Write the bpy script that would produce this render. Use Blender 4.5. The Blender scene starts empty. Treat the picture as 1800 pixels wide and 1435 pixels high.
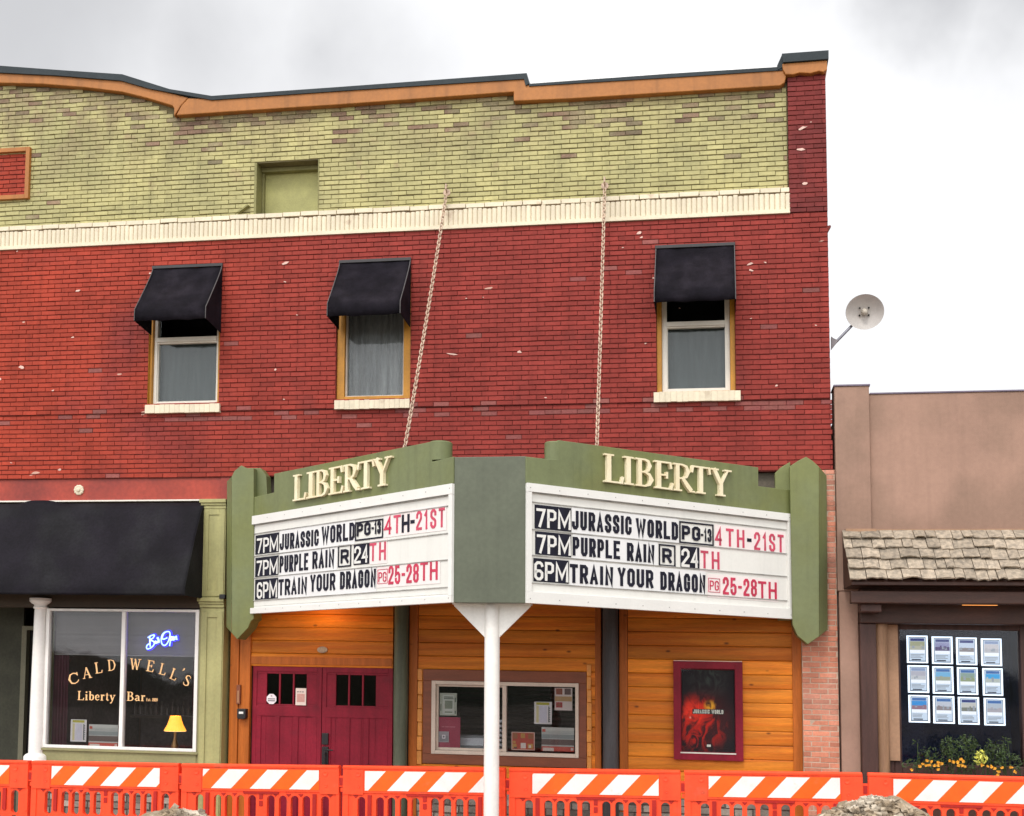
import bpy, math, random
from mathutils import Vector, Matrix
random.seed(7)
sc = bpy.context.scene
COL = sc.collection
rad = math.radians

# ------------------------------------------------------------------ camera
# The photograph is a crop of a larger frame, hence the vertical lens shift.
W, H = 1800.0, 1435.0
F, PPX, PPY = 2100.0, 900.0, 1056.0
DIST, EYE = 15.4, 1.8
THETA, PSI, ROLL = math.atan((1215 - PPY) / F), rad(9.81), 0.0036
GRADE, XREF = 0.0167, -5.3        # the facade's courses run very slightly off level

fwd = Vector((-math.sin(PSI) * math.cos(THETA), math.cos(PSI) * math.cos(THETA), math.sin(THETA)))
rgt = Vector((math.cos(PSI), math.sin(PSI), 0))
upv = rgt.cross(fwd)
cx = rgt * math.cos(ROLL) + upv * math.sin(ROLL)
cy = upv * math.cos(ROLL) - rgt * math.sin(ROLL)
EYEP = Vector((0, -DIST, EYE))
cam_d = bpy.data.cameras.new('camera')
cam = bpy.data.objects.new('camera', cam_d)
COL.objects.link(cam)
m = Matrix((cx, cy, -fwd)).transposed().to_4x4()
m.translation = EYEP
cam.matrix_world = m
cam_d.sensor_fit = 'HORIZONTAL'
cam_d.sensor_width = 36
cam_d.lens = 36 * F / W
cam_d.shift_x = (W / 2 - PPX) / W
cam_d.shift_y = (PPY - H / 2) / W
cam_d.clip_end = 4000
sc.camera = cam

def ray(u, v):
    return (fwd * F + cx * (u - PPX) - cy * (v - PPY)).normalized()
def hit(u, v, p0, n):
    r = ray(u, v)
    return EYEP + r * ((p0 - EYEP).dot(n) / r.dot(n))
def sh(p):            # building coordinates -> world
    return Vector((p[0], p[1], p[2] - GRADE * (p[0] - XREF)))
def unsh(p):
    return Vector((p[0], p[1], p[2] + GRADE * (p[0] - XREF)))
def q(u, v, d=0.0):   # (x, z) in building coordinates, d metres in front of the facade
    p = unsh(hit(u, v, Vector((0, -d, 0)), Vector((0, 1, 0))))
    return p.x, p.z
def q0(u, v, d=0.0):
    p = hit(u, v, Vector((0, -d, 0)), Vector((0, 1, 0)))
    return p.x, p.z
def R(u0, v0, u1, v1, d=0.0):
    um, vm = (u0 + u1) / 2, (v0 + v1) / 2
    return q(u0, vm, d)[0], q(u1, vm, d)[0], q(um, v1, d)[1], q(um, v0, d)[1]

# ------------------------------------------------------------------ sky, sun, exposure
SUN_EL, SUN_ROT = rad(52), rad(191)
w = bpy.data.worlds.new('World')
sc.world = w
w.use_nodes = True
nt = w.node_tree
nt.nodes.clear()
def N(t, **k):
    n = nt.nodes.new(t)
    for a, b in k.items():
        setattr(n, a, b)
    return n
def L(a, b):
    nt.links.new(a, b)
out = N('ShaderNodeOutputWorld')
bg_sky = N('ShaderNodeBackground')
bg_cl = N('ShaderNodeBackground')
mix = N('ShaderNodeMixShader')
sky = N('ShaderNodeTexSky', sky_type='NISHITA', sun_disc=False)
sky.sun_elevation, sky.sun_rotation = SUN_EL, SUN_ROT
L(sky.outputs[0], bg_sky.inputs[0])
bg_sky.inputs[1].default_value = 0.12
tc = N('ShaderNodeTexCoord')
nz = N('ShaderNodeTexNoise')
nz.inputs['Scale'].default_value = 5.0
nz.inputs['Detail'].default_value = 5
nz.inputs['Roughness'].default_value = 0.55
L(tc.outputs['Generated'], nz.inputs['Vector'])
def blob(u, v, r0, r1):
    d = ray(u, v)
    dot = N('ShaderNodeVectorMath', operation='DISTANCE')
    L(tc.outputs['Generated'], dot.inputs[0])
    dot.inputs[1].default_value = d
    ad = N('ShaderNodeMath', operation='MULTIPLY_ADD')
    L(nz.outputs[0], ad.inputs[0])
    ad.inputs[1].default_value = 0.20
    L(dot.outputs['Value'], ad.inputs[2])
    mr = N('ShaderNodeMapRange', interpolation_type='SMOOTHSTEP')
    L(ad.outputs[0], mr.inputs[0])
    mr.inputs[1].default_value, mr.inputs[2].default_value = r0 + 0.10, r1 + 0.10
    mr.inputs[3].default_value, mr.inputs[4].default_value = 1, 0
    return mr.outputs[0]
def mx(a, b):
    n = N('ShaderNodeMath', operation='MAXIMUM')
    L(a, n.inputs[0]); L(b, n.inputs[1])
    return n.outputs[0]
dark = mx(mx(mx(blob(-40, -110, .05, .30), blob(330, 70, -.05, .20)), blob(560, 90, -.06, .13)), mx(mx(blob(1840, -60, .035, .135), blob(1640, -70, .04, .125)), blob(1440, -30, -.02, .075)))
ramp = N('ShaderNodeMix', data_type='RGBA')
ramp.inputs[6].default_value = (1.10, 1.10, 1.11, 1)
ramp.inputs[7].default_value = (0.67, 0.67, 0.683, 1)
L(dark, ramp.inputs[0])
# overcast dome: brighter towards the zenith
sep = N('ShaderNodeSeparateXYZ')
L(tc.outputs['Generated'], sep.inputs[0])
zr = N('ShaderNodeMapRange')
L(sep.outputs[2], zr.inputs[0])
zr.inputs[1].default_value, zr.inputs[2].default_value = 0.56, 0.98
zr.inputs[3].default_value, zr.inputs[4].default_value = 1.0, 1.5
L(ramp.outputs[2], bg_cl.inputs[0])
# the overcast is brightest on the sun's side of the sky (behind the photographer)
dsun = N('ShaderNodeVectorMath', operation='DOT_PRODUCT')
L(tc.outputs['Generated'], dsun.inputs[0])
dsun.inputs[1].default_value = (math.sin(SUN_ROT), math.cos(SUN_ROT), .15)
sr = N('ShaderNodeMapRange', interpolation_type='SMOOTHSTEP')
L(dsun.outputs['Value'], sr.inputs[0])
for i_, v_ in enumerate((-.1, 1.0, 1.0, 2.1)):
    sr.inputs[i_ + 1].default_value = v_
zs = N('ShaderNodeMath', operation='MULTIPLY')
L(zr.outputs[0], zs.inputs[0]); L(sr.outputs[0], zs.inputs[1])
L(zs.outputs[0], bg_cl.inputs[1])
mix.inputs[0].default_value = 0.92
L(bg_sky.outputs[0], mix.inputs[1])
L(bg_cl.outputs[0], mix.inputs[2])
L(mix.outputs[0], out.inputs[0])
sd = bpy.data.lights.new('sun', 'SUN')
sd.energy, sd.angle, sd.color = 1.25, rad(14), (1, .955, .89)
so = bpy.data.objects.new('sun', sd)
COL.objects.link(so)
sdir = Vector((math.sin(SUN_ROT) * math.cos(SUN_EL), math.cos(SUN_ROT) * math.cos(SUN_EL), math.sin(SUN_EL)))
so.rotation_euler = sdir.to_track_quat('Z', 'Y').to_euler()
so.location = (0, -20, 30)
vs = sc.view_settings
vs.view_transform, vs.look, vs.exposure, vs.gamma = 'Standard', 'None', 0.04, 1.0
vs.use_curve_mapping = False
sc.cycles.use_denoising = True
sc.cycles.max_bounces = 6
sc.cycles.transparent_max_bounces = 12

# ------------------------------------------------------------------ materials
MATS = {}
def mat(name, col, rough=.6, var=.12, scale=2.5, bump=0., bscale=60., metal=0., tone=0., spec=.4,
        col2=None, c2scale=.35, c2lo=.42, c2hi=.62, stretch=None, stain=None, chips=None, emit=None, es=1.0,
        streak=0., grad=None, knots=0., xmix=None):
    if name in MATS:
        return MATS[name]
    mt = bpy.data.materials.new(name)
    MATS[name] = mt
    mt.use_nodes = True
    t = mt.node_tree
    t.nodes.clear()
    def n(ty, **k):
        nn = t.nodes.new(ty)
        for a, b in k.items():
            setattr(nn, a, b)
        return nn
    def l(a, b):
        t.links.new(a, b)
    o = n('ShaderNodeOutputMaterial')
    b = n('ShaderNodeBsdfPrincipled')
    l(b.outputs[0], o.inputs[0])
    b.inputs['Roughness'].default_value = rough
    b.inputs['Metallic'].default_value = metal
    b.inputs['Specular IOR Level'].default_value = spec
    geo = n('ShaderNodeNewGeometry')
    pos = geo.outputs['Position']
    def noise(s, detail=4, vec=None, r=.55):
        x = n('ShaderNodeTexNoise')
        x.inputs['Scale'].default_value = s
        x.inputs['Detail'].default_value = detail
        x.inputs['Roughness'].default_value = r
        l(vec or pos, x.inputs['Vector'])
        return x.outputs[0]
    def rng(v, a, c, d, e, smooth=True):
        x = n('ShaderNodeMapRange')
        if smooth:
            x.interpolation_type = 'SMOOTHSTEP'
        l(v, x.inputs[0])
        for i, val in enumerate((a, c, d, e)):
            x.inputs[i + 1].default_value = val
        return x.outputs[0]
    def mixc(f, a, c, bt='MIX'):
        x = n('ShaderNodeMix', data_type='RGBA', blend_type=bt)
        if isinstance(f, float):
            x.inputs[0].default_value = f
        else:
            l(f, x.inputs[0])
        for i, v in ((6, a), (7, c)):
            if isinstance(v, tuple):
                x.inputs[i].default_value = (*v[:3], 1)
            else:
                l(v, x.inputs[i])
        return x.outputs[2]
    def grey(v):
        x = n('ShaderNodeCombineColor')
        for i in range(3):
            l(v, x.inputs[i])
        return x.outputs[0]
    svec = None
    if stretch:
        mp = n('ShaderNodeMapping')
        mp.inputs['Scale'].default_value = stretch
        l(pos, mp.inputs[0])
        svec = mp.outputs[0]
    c = tuple(col)
    if col2:
        c = mixc(rng(noise(c2scale, 3, svec), c2lo, c2hi, 0, 1), c, tuple(col2))
    if xmix:                        # second colour blended in along x: (colour, x0, x1)
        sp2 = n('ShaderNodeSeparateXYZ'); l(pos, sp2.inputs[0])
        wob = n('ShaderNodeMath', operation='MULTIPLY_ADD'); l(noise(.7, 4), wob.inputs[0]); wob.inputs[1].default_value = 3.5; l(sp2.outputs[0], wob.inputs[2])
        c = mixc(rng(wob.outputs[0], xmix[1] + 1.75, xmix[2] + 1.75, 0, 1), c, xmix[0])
    if stain:                       # (colour, scale, lo, hi, strength)
        c = mixc(rng(noise(stain[1], 6, svec), stain[2], stain[3], 0, stain[4]), c, stain[0])
    if grad:                        # weathering below a coping: (colour, z0, z1, strength)
        sp = n('ShaderNodeSeparateXYZ'); l(pos, sp.inputs[0])
        gz = rng(sp.outputs[2], grad[1], grad[2], 0, 1)
        gm = n('ShaderNodeMath', operation='MULTIPLY'); l(gz, gm.inputs[0])
        l(rng(noise(2.2, 6), .38, .66, 0, grad[3]), gm.inputs[1])
        c = mixc(gm.outputs[0], c, grad[0])
    if knots:
        mp2 = n('ShaderNodeMapping'); mp2.inputs['Scale'].default_value = (2.2, 1, 4.5); l(pos, mp2.inputs[0])
        vo = n('ShaderNodeTexVoronoi'); vo.inputs['Scale'].default_value = 1.3; l(mp2.outputs[0], vo.inputs['Vector'])
        c = mixc(rng(vo.outputs['Distance'], .03, .13, knots, 0), c, (.10, .028, .006))
    if var:
        c = mixc(1.0, c, grey(rng(noise(scale, 5, svec), .28, .72, 1 - var, 1 + var)), 'MULTIPLY')
        c = mixc(1.0, c, grey(rng(noise(scale * 14, 3, svec), .28, .72, 1 - var * .6, 1 + var * .6)), 'MULTIPLY')
    if streak:                      # run-off dirt
        mp3 = n('ShaderNodeMapping'); mp3.inputs['Scale'].default_value = (9, 9, .5); l(pos, mp3.inputs[0])
        c = mixc(1.0, c, grey(rng(noise(1.0, 4, mp3.outputs[0]), .45, .75, 1, 1 - streak)), 'MULTIPLY')
    if tone:
        at = n('ShaderNodeAttribute', attribute_name='tone')
        c = mixc(1.0, c, grey(rng(at.outputs['Fac'], 0, 1, 1 - tone, 1 + tone, False)), 'MULTIPLY')
    if chips:                       # flaked paint: (colour, scale, lo)
        mp4 = n('ShaderNodeMapping'); mp4.inputs['Scale'].default_value = (.55, 1, 1.4); l(pos, mp4.inputs[0])
        c = mixc(rng(noise(chips[1], 2, mp4.outputs[0], .4), chips[2], chips[2] + .012, 0, 1), c, chips[0])
    if isinstance(c, tuple):
        b.inputs['Base Color'].default_value = (*c, 1)
    else:
        l(c, b.inputs['Base Color'])
    if bump:
        bp = n('ShaderNodeBump')
        bp.inputs['Strength'].default_value = bump
        bp.inputs['Distance'].default_value = .01
        l(noise(bscale, 4, svec), bp.inputs['Height'])
        l(bp.outputs[0], b.inputs['Normal'])
    if emit:
        b.inputs['Emission Color'].default_value = (*emit, 1)
        b.inputs['Emission Strength'].default_value = es
    return mt

def glass(name, tint=(1, 1, 1), refl=1.0):
    if name in MATS:
        return MATS[name]
    mt = bpy.data.materials.new(name); MATS[name] = mt
    mt.use_nodes = True
    t = mt.node_tree; t.nodes.clear()
    o = t.nodes.new('ShaderNodeOutputMaterial'); mxs = t.nodes.new('ShaderNodeMixShader')
    tr = t.nodes.new('ShaderNodeBsdfTransparent'); gl = t.nodes.new('ShaderNodeBsdfGlossy')
    fr = t.nodes.new('ShaderNodeFresnel'); fr.inputs[0].default_value = 1.5
    mm = t.nodes.new('ShaderNodeMath'); mm.operation = 'MULTIPLY'; mm.inputs[1].default_value = refl
    tr.inputs[0].default_value = (*tint, 1)
    gl.inputs['Roughness'].default_value = .03
    nz = t.nodes.new('ShaderNodeTexNoise'); nz.inputs['Scale'].default_value = 2.5
    ge = t.nodes.new('ShaderNodeNewGeometry'); t.links.new(ge.outputs['Position'], nz.inputs['Vector'])
    bp = t.nodes.new('ShaderNodeBump'); bp.inputs['Strength'].default_value = .12; bp.inputs['Distance'].default_value = .01
    t.links.new(nz.outputs[0], bp.inputs['Height']); t.links.new(bp.outputs[0], gl.inputs['Normal'])
    t.links.new(fr.outputs[0], mm.inputs[0]); t.links.new(mm.outputs[0], mxs.inputs[0])
    t.links.new(tr.outputs[0], mxs.inputs[1]); t.links.new(gl.outputs[0], mxs.inputs[2]); t.links.new(mxs.outputs[0], o.inputs[0])
    return mt

# ------------------------------------------------------------------ mesh builder
ORG = {}
class MB:
    def __init__(s):
        s.v, s.f, s.mi, s.tn = [], [], [], []
    def add(s, vs, fs, mi=0, tone=.5):
        o = len(s.v)
        s.v += [tuple(x) for x in vs]
        for f in fs:
            s.f.append([i + o for i in f]); s.mi.append(mi); s.tn.append(tone)
    def box(s, x0, x1, y0, y1, z0, z1, mi=0, tone=.5):
        s.add([(x0, y0, z0), (x1, y0, z0), (x1, y1, z0), (x0, y1, z0), (x0, y0, z1), (x1, y0, z1), (x1, y1, z1), (x0, y1, z1)],
              [(0, 1, 5, 4), (1, 2, 6, 5), (2, 3, 7, 6), (3, 0, 4, 7), (4, 5, 6, 7), (3, 2, 1, 0)], mi, tone)
    def prism(s, pts, y0, y1, mi=0, tone=.5):       # outline in x,z, swept along y
        n = len(pts)
        a = sum(pts[i][0] * pts[(i + 1) % n][1] - pts[(i + 1) % n][0] * pts[i][1] for i in range(n))
        if a < 0:
            pts = pts[::-1]
        vs = [(p[0], y0, p[1]) for p in pts] + [(p[0], y1, p[1]) for p in pts]
        fs = [tuple(range(n)), tuple(range(2 * n - 1, n - 1, -1))]
        fs += [(i, n + i, n + (i + 1) % n, (i + 1) % n) for i in range(n)]
        s.add(vs, fs, mi, tone)
    def sweep_x(s, prof, x0, x1, mi=0, tone=.5):    # profile in y,z swept along x
        n = len(prof)
        vs = [(x0, p[0], p[1]) for p in prof] + [(x1, p[0], p[1]) for p in prof]
        fs = [tuple(range(n))[::-1], tuple(range(n, 2 * n))]
        fs += [(i, (i + 1) % n, n + (i + 1) % n, n + i) for i in range(n)]
        s.add(vs, fs, mi, tone)
    def poly_z(s, pts, z0, z1, mi=0, tone=.5):      # outline in x,y swept along z
        n = len(pts)
        a = sum(pts[i][0] * pts[(i + 1) % n][1] - pts[(i + 1) % n][0] * pts[i][1] for i in range(n))
        if a < 0:
            pts = pts[::-1]
        vs = [(p[0], p[1], z0) for p in pts] + [(p[0], p[1], z1) for p in pts]
        fs = [tuple(range(n))[::-1], tuple(range(n, 2 * n))]
        fs += [(i, (i + 1) % n, n + (i + 1) % n, n + i) for i in range(n)]
        s.add(vs, fs, mi, tone)
    def lathe(s, prof, c, n=24, mi=0, axis='z', tone=.5):   # prof: (r, h)
        vs, fs = [], []
        for r, h in prof:
            for k in range(n):
                a = 2 * math.pi * k / n
                if axis == 'z':
                    vs.append((c[0] + r * math.cos(a), c[1] + r * math.sin(a), c[2] + h))
                else:
                    vs.append((c[0] + r * math.cos(a), c[1] + h, c[2] + r * math.sin(a)))
        m_ = len(prof)
        for i in range(m_ - 1):
            for k in range(n):
                k2 = (k + 1) % n
                fs.append((i * n + k, i * n + k2, (i + 1) * n + k2, (i + 1) * n + k))
        fs.append(tuple(range(n))[::-1]); fs.append(tuple(range((m_ - 1) * n, m_ * n)))
        s.add(vs, fs, mi, tone)
    def tube(s, pts, r, n=8, mi=0, tone=.5, closed=False):
        pts = [Vector(p) for p in pts]
        k = len(pts); vs, fs = [], []
        rs = r if isinstance(r, (list, tuple)) else [r] * k
        ref = None
        for i, p in enumerate(pts):
            a = pts[(i - 1) % k] if (closed or i > 0) else p
            b = pts[(i + 1) % k] if (closed or i < k - 1) else p
            d = (b - a).normalized()
            if ref is None:
                ref = Vector((0, 0, 1)) if abs(d.z) < .9 else Vector((1, 0, 0))
            x = (ref - d * ref.dot(d)).normalized(); ref = x
            y = d.cross(x)
            for j in range(n):
                t_ = 2 * math.pi * j / n
                vs.append(p + (x * math.cos(t_) + y * math.sin(t_)) * rs[i])
        for i in range(k if closed else k - 1):
            i2 = (i + 1) % k
            for j in range(n):
                j2 = (j + 1) % n
                fs.append((i * n + j, i * n + j2, i2 * n + j2, i2 * n + j))
        if not closed:
            fs.append(tuple(range(n))[::-1]); fs.append(tuple(range((k - 1) * n, k * n)))
        s.add(vs, fs, mi, tone)
    def build(s, name, mats, parent=None, smooth=False, bevel=0., shear=True, label=None, seg=2, origin=None):
        me = bpy.data.meshes.new(name)
        if parent is not None:
            og = ORG[parent]
        elif origin is not None:
            og = Vector(origin)
        else:
            xs = [p[0] for p in s.v]; ys = [p[1] for p in s.v]; zs = [p[2] for p in s.v]
            og = Vector(((min(xs) + max(xs)) / 2, (min(ys) + max(ys)) / 2, min(zs)))
            if shear:
                og = sh(og)
        vs = [(sh(p) if shear else Vector(p)) - og for p in s.v]
        me.from_pydata([tuple(p) for p in vs], [], s.f)
        if not isinstance(mats, (list, tuple)):
            mats = [mats]
        for m_ in mats:
            me.materials.append(m_)
        me.polygons.foreach_set('material_index', s.mi)
        if any(t != .5 for t in s.tn):
            at = me.attributes.new('tone', 'FLOAT', 'FACE')
            at.data.foreach_set('value', s.tn)
        if smooth:
            me.polygons.foreach_set('use_smooth', [True] * len(me.polygons))
        me.update()
        o = bpy.data.objects.new(name, me)
        COL.objects.link(o)
        if parent is not None:
            o.parent = parent
        else:
            o.location = og
        ORG[o] = og
        if smooth:
            me.set_sharp_from_angle(angle=rad(40))
        if bevel:
            bv = o.modifiers.new('Bevel', 'BEVEL')
            bv.width = bevel; bv.segments = seg; bv.limit_method = 'ANGLE'; bv.angle_limit = rad(35)
            bv.harden_normals = False
        if label:
            o['label'] = label
        return o

def thing(name, label, cat, at, group=None, kind=None, shear=True):
    o = bpy.data.objects.new(name, None)
    COL.objects.link(o)
    p = sh(at) if shear else Vector(at)
    o.location = p
    o.empty_display_size = .3
    ORG[o] = p
    tag(o, label, cat, group, kind)
    return o
def tag(o, label=None, cat=None, group=None, kind=None):
    if label: o['label'] = label
    if cat: o['category'] = cat
    if group: o['group'] = group
    if kind: o['kind'] = kind
    return o

# ------------------------------------------------------------------ shared shapes
def plate(mb, x0, x1, z0, z1, y0, y1, holes, mi=0, top=None):
    xs = sorted({x0, x1, *[min(max(h[i], x0), x1) for h in holes for i in (0, 1)]})
    zs = sorted({z0, z1, *[min(max(h[i], z0), z1) for h in holes for i in (2, 3)]})
    for a, b in zip(xs, xs[1:]):
        for c, d in zip(zs, zs[1:]):
            mxx, mz = (a + b) / 2, (c + d) / 2
            if b - a < 1e-5 or d - c < 1e-5:
                continue
            if any(h[0] < mxx < h[1] and h[2] < mz < h[3] for h in holes):
                continue
            mb.box(a, b, y0, y1, c, d, mi)

def bricks(mb, x0, x1, z0, z1, y, holes=(), top=None, course=.0655, ln=.215, jh=.010, jv=.0045, depth=.02, mi=0,
           jit=.0016, spread=.16, rng=None, off=0.0, worn=None, worn_mi=2):
    rg = rng or random
    n = max(1, round((z1 - z0) / course))
    ch = (z1 - z0) / n
    for i in range(n):
        za, zb = z0 + i * ch, z0 + (i + 1) * ch
        zm = (za + zb) / 2
        iv = [(x0, x1)]
        for h in holes:
            if h[2] < zm < h[3]:
                nv = []
                for a, b in iv:
                    if h[1] <= a or h[0] >= b:
                        nv.append((a, b)); continue
                    if h[0] > a: nv.append((a, h[0]))
                    if h[1] < b: nv.append((h[1], b))
                iv = nv
        st = x0 - ln + ((i % 2) * .5 + rg.uniform(-.06, .06) + off) * ln
        for a, b in iv:
            x = st + math.floor((a - st) / ln) * ln
            while x < b:
                xa, xb = max(a, x), min(b, x + ln)
                x += ln
                if xb - xa < .02:
                    continue
                if top and zb - .02 > top((xa + xb) / 2):
                    continue
                dz = rg.uniform(-jit, jit) + .003 * math.sin(xa * .9 + i * .7)
                j2 = rg.uniform(.45, 1.3) * jh / 2
                A, B = xa + jv / 2 * rg.uniform(.5, 1.6), xb - jv / 2 * rg.uniform(.5, 1.6)
                C, D = za + j2 + dz, zb - jh / 2 * rg.uniform(.45, 1.25) + dz
                yy = y + rg.uniform(-.003, .003)
                e = .0035
                t1, t2 = rg.uniform(-.0015, .0015), rg.uniform(-.0015, .0015)
                vs = [(A, y + depth, C), (B, y + depth, C), (B, y + depth, D), (A, y + depth, D),
                      (A + e, yy + t1, C + e), (B - e, yy + t2, C + e), (B - e, yy - t1 + t2, D - e), (A + e, yy - t2 + t1, D - e)]
                mm = worn_mi if worn and rg.random() < worn((xa + xb) / 2, zm) else mi
                mb.add(vs, [(4, 5, 6, 7), (0, 1, 5, 4), (1, 2, 6, 5), (2, 3, 7, 6), (3, 0, 4, 7)], mm,
                       min(1, max(0, rg.gauss(.5, spread) + (rg.choice((-.35, .3)) if rg.random() < .05 else 0))))

def ribbon(mb, fr, pts, wd, depth, mi=0, closed=False, lift=0.):
    """flat stroke of given width(s) in a local (s,t) plane; fr(s,t,h) -> 3D; depth = thickness."""
    n = len(pts)
    ws = wd if isinstance(wd, (list, tuple)) else [wd] * n
    Ls, Rs = [], []
    for i in range(n):
        p = Vector(pts[i])
        a = Vector(pts[(i - 1) % n]) if (closed or i > 0) else None
        b = Vector(pts[(i + 1) % n]) if (closed or i < n - 1) else None
        d1 = (p - a).normalized() if a is not None else None
        d2 = (b - p).normalized() if b is not None else None
        if d1 is None: d1 = d2
        if d2 is None: d2 = d1
        n1, n2 = Vector((-d1.y, d1.x)), Vector((-d2.y, d2.x))
        m_ = n1 + n2
        if m_.length < .2:
            m_ = n1
        m_.normalize()
        k = min(2.2, 1 / max(.3, m_.dot(n1)))
        Ls.append(p + m_ * ws[i] / 2 * k); Rs.append(p - m_ * ws[i] / 2 * k)
    vs = []
    for h in (depth + lift, 0.0):
        vs += [fr(p.x, p.y, h) for p in Ls] + [fr(p.x, p.y, h) for p in Rs]
    fs = []
    for i in range(n if closed else n - 1):
        j = (i + 1) % n
        fs += [(n + i, n + j, j, i), (i, j, 2 * n + j, 2 * n + i), (n + j, n + i, 3 * n + i, 3 * n + j)]
    if not closed:
        fs += [(n, 0, 2 * n, 3 * n), (n - 1, 2 * n - 1, 4 * n - 1, 3 * n - 1)]
    mb.add(vs, fs, mi)

_O = [(.3, 0), (.7, 0), (1, .13), (1, .87), (.7, 1), (.3, 1), (0, .87), (0, .13), 'c']
_P = [(0, 0), (0, 1), (.7, 1), (1, .89), (1, .56), (.7, .45), (0, .45)]
GOTH = {
 'O': [_O], '0': [_O], 'D': [[(0, 0), (.62, 0), (1, .13), (1, .87), (.62, 1), (0, 1), 'c']], 'P': [_P], 'R': [_P, [(.55, .45), (1, 0)]],
 'M': [[(0, 0), (0, 1), (.5, .18), (1, 1), (1, 0)]], 'N': [[(0, 0), (0, 1), (1, 0), (1, 1)]], 'W': [[(0, 1), (.24, 0), (.5, .85), (.76, 0), (1, 1)]],
 'J': [[(1, 1), (1, .13), (.7, 0), (.3, 0), (0, .13), (0, .3)]], 'U': [[(0, 1), (0, .13), (.3, 0), (.7, 0), (1, .13), (1, 1)]],
 'A': [[(0, 0), (.5, 1), (1, 0)], [(.2, .27), (.8, .27)]],
 'S': [[(1, .76), (1, .88), (.7, 1), (.3, 1), (0, .88), (0, .66), (.25, .55), (.75, .45), (1, .34), (1, .12), (.7, 0), (.3, 0), (0, .12), (0, .24)]],
 'I': [[(.5, 0), (.5, 1)]], 'C': [[(1, .7), (1, .87), (.7, 1), (.3, 1), (0, .87), (0, .13), (.3, 0), (.7, 0), (1, .13), (1, .3)]],
 'L': [[(0, 1), (0, 0), (1, 0)]], 'E': [[(1, 1), (0, 1), (0, 0), (1, 0)], [(0, .52), (.8, .52)]], 'T': [[(0, 1), (1, 1)], [(.5, 1), (.5, 0)]],
 'H': [[(0, 0), (0, 1)], [(1, 0), (1, 1)], [(0, .5), (1, .5)]], 'Y': [[(0, 1), (.5, .42), (1, 1)], [(.5, .46), (.5, 0)]],
 'G': [[(1, .72), (1, .87), (.7, 1), (.3, 1), (0, .87), (0, .13), (.3, 0), (.7, 0), (1, .13), (1, .46), (.55, .46)]],
 '1': [[(0, .8), (.7, 1), (.7, 0)]], '2': [[(0, .72), (0, .87), (.3, 1), (.7, 1), (1, .87), (1, .62), (0, .1), (0, 0), (1, 0)]],
 '3': [[(0, .78), (0, .88), (.3, 1), (.7, 1), (1, .88), (1, .64), (.75, .53), (.35, .53)], [(.75, .53), (1, .42), (1, .12), (.7, 0), (.3, 0), (0, .12), (0, .22)]],
 '4': [[(.72, 0), (.72, 1), (0, .3), (1, .3)]], '5': [[(1, 1), (.05, 1), (0, .52), (.3, .6), (.7, .6), (1, .48), (1, .13), (.7, 0), (.3, 0), (0, .12), (0, .22)]],
 '6': [[(1, .84), (.92, .93), (.7, 1), (.3, 1), (0, .87), (0, .13), (.3, 0), (.7, 0), (1, .13), (1, .38), (.7, .5), (.3, .5), (0, .38)]],
 '7': [[(0, 1), (1, 1), (.35, 0)]],
 '8': [[(.3, .53), (0, .66), (0, .88), (.3, 1), (.7, 1), (1, .88), (1, .66), (.7, .53), 'c'], [(.3, .53), (0, .4), (0, .12), (.3, 0), (.7, 0), (1, .12), (1, .4), (.7, .53), 'c']],
 '-': [[(0, .48), (1, .48)]], '.': [[(.5, 0), (.5, .04)]], 's': [[(1, .5), (.3, .6), (0, .45), (1, .2), (.7, 0), (0, .1)]], 't': [[(.4, .9), (.4, .1), (1, 0)], [(0, .6), (.9, .6)]],
}
GW = {'M': 1.45, 'W': 1.5, 'I': .42, '1': .62, '-': .62, '.': .4}
def gothic(mb, fr, text, s0, s1, t0, t1, sw=.16, gap=.24, depth=.004, mi=0):
    hgt = t1 - t0
    ws = [(.55 if c == ' ' else GW.get(c, 1.0)) for c in text]
    tot = sum(ws) + gap * (len(text) - 1)
    k = (s1 - s0) / tot
    st = sw * hgt
    st = min(st, k * .42)
    x = s0
    li = 0
    for c, wv in zip(text, ws):
        if c != ' ':
            a, b = x + st / 2, x + wv * k - st / 2
            if b < a:
                a = b = (a + b) / 2
            for stroke in GOTH[c]:
                cl = stroke[-1] == 'c'
                pts = [(a + (b - a) * p[0], t0 + st / 2 + (hgt - st) * p[1]) for p in (stroke[:-1] if cl else stroke)]
                # open ends reach the cap line
                li = (li + 1) % 5
                if not cl:
                    for e, nx in ((0, 1), (-1, -2)):
                        d = Vector(pts[e]) - Vector(pts[nx])
                        if d.length > 0 and abs(d.y) > abs(d.x):
                            d.normalize(); pts[e] = (pts[e][0] + d.x * st / 2, pts[e][1] + d.y * st / 2)
                        elif d.length > 0 and c in 'ELTZ27-':
                            d.normalize(); pts[e] = (pts[e][0] + d.x * st / 2, pts[e][1])
                ribbon(mb, fr, pts, st, depth, mi, cl, lift=li * .0004)
        x += wv * k + gap * k

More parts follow.
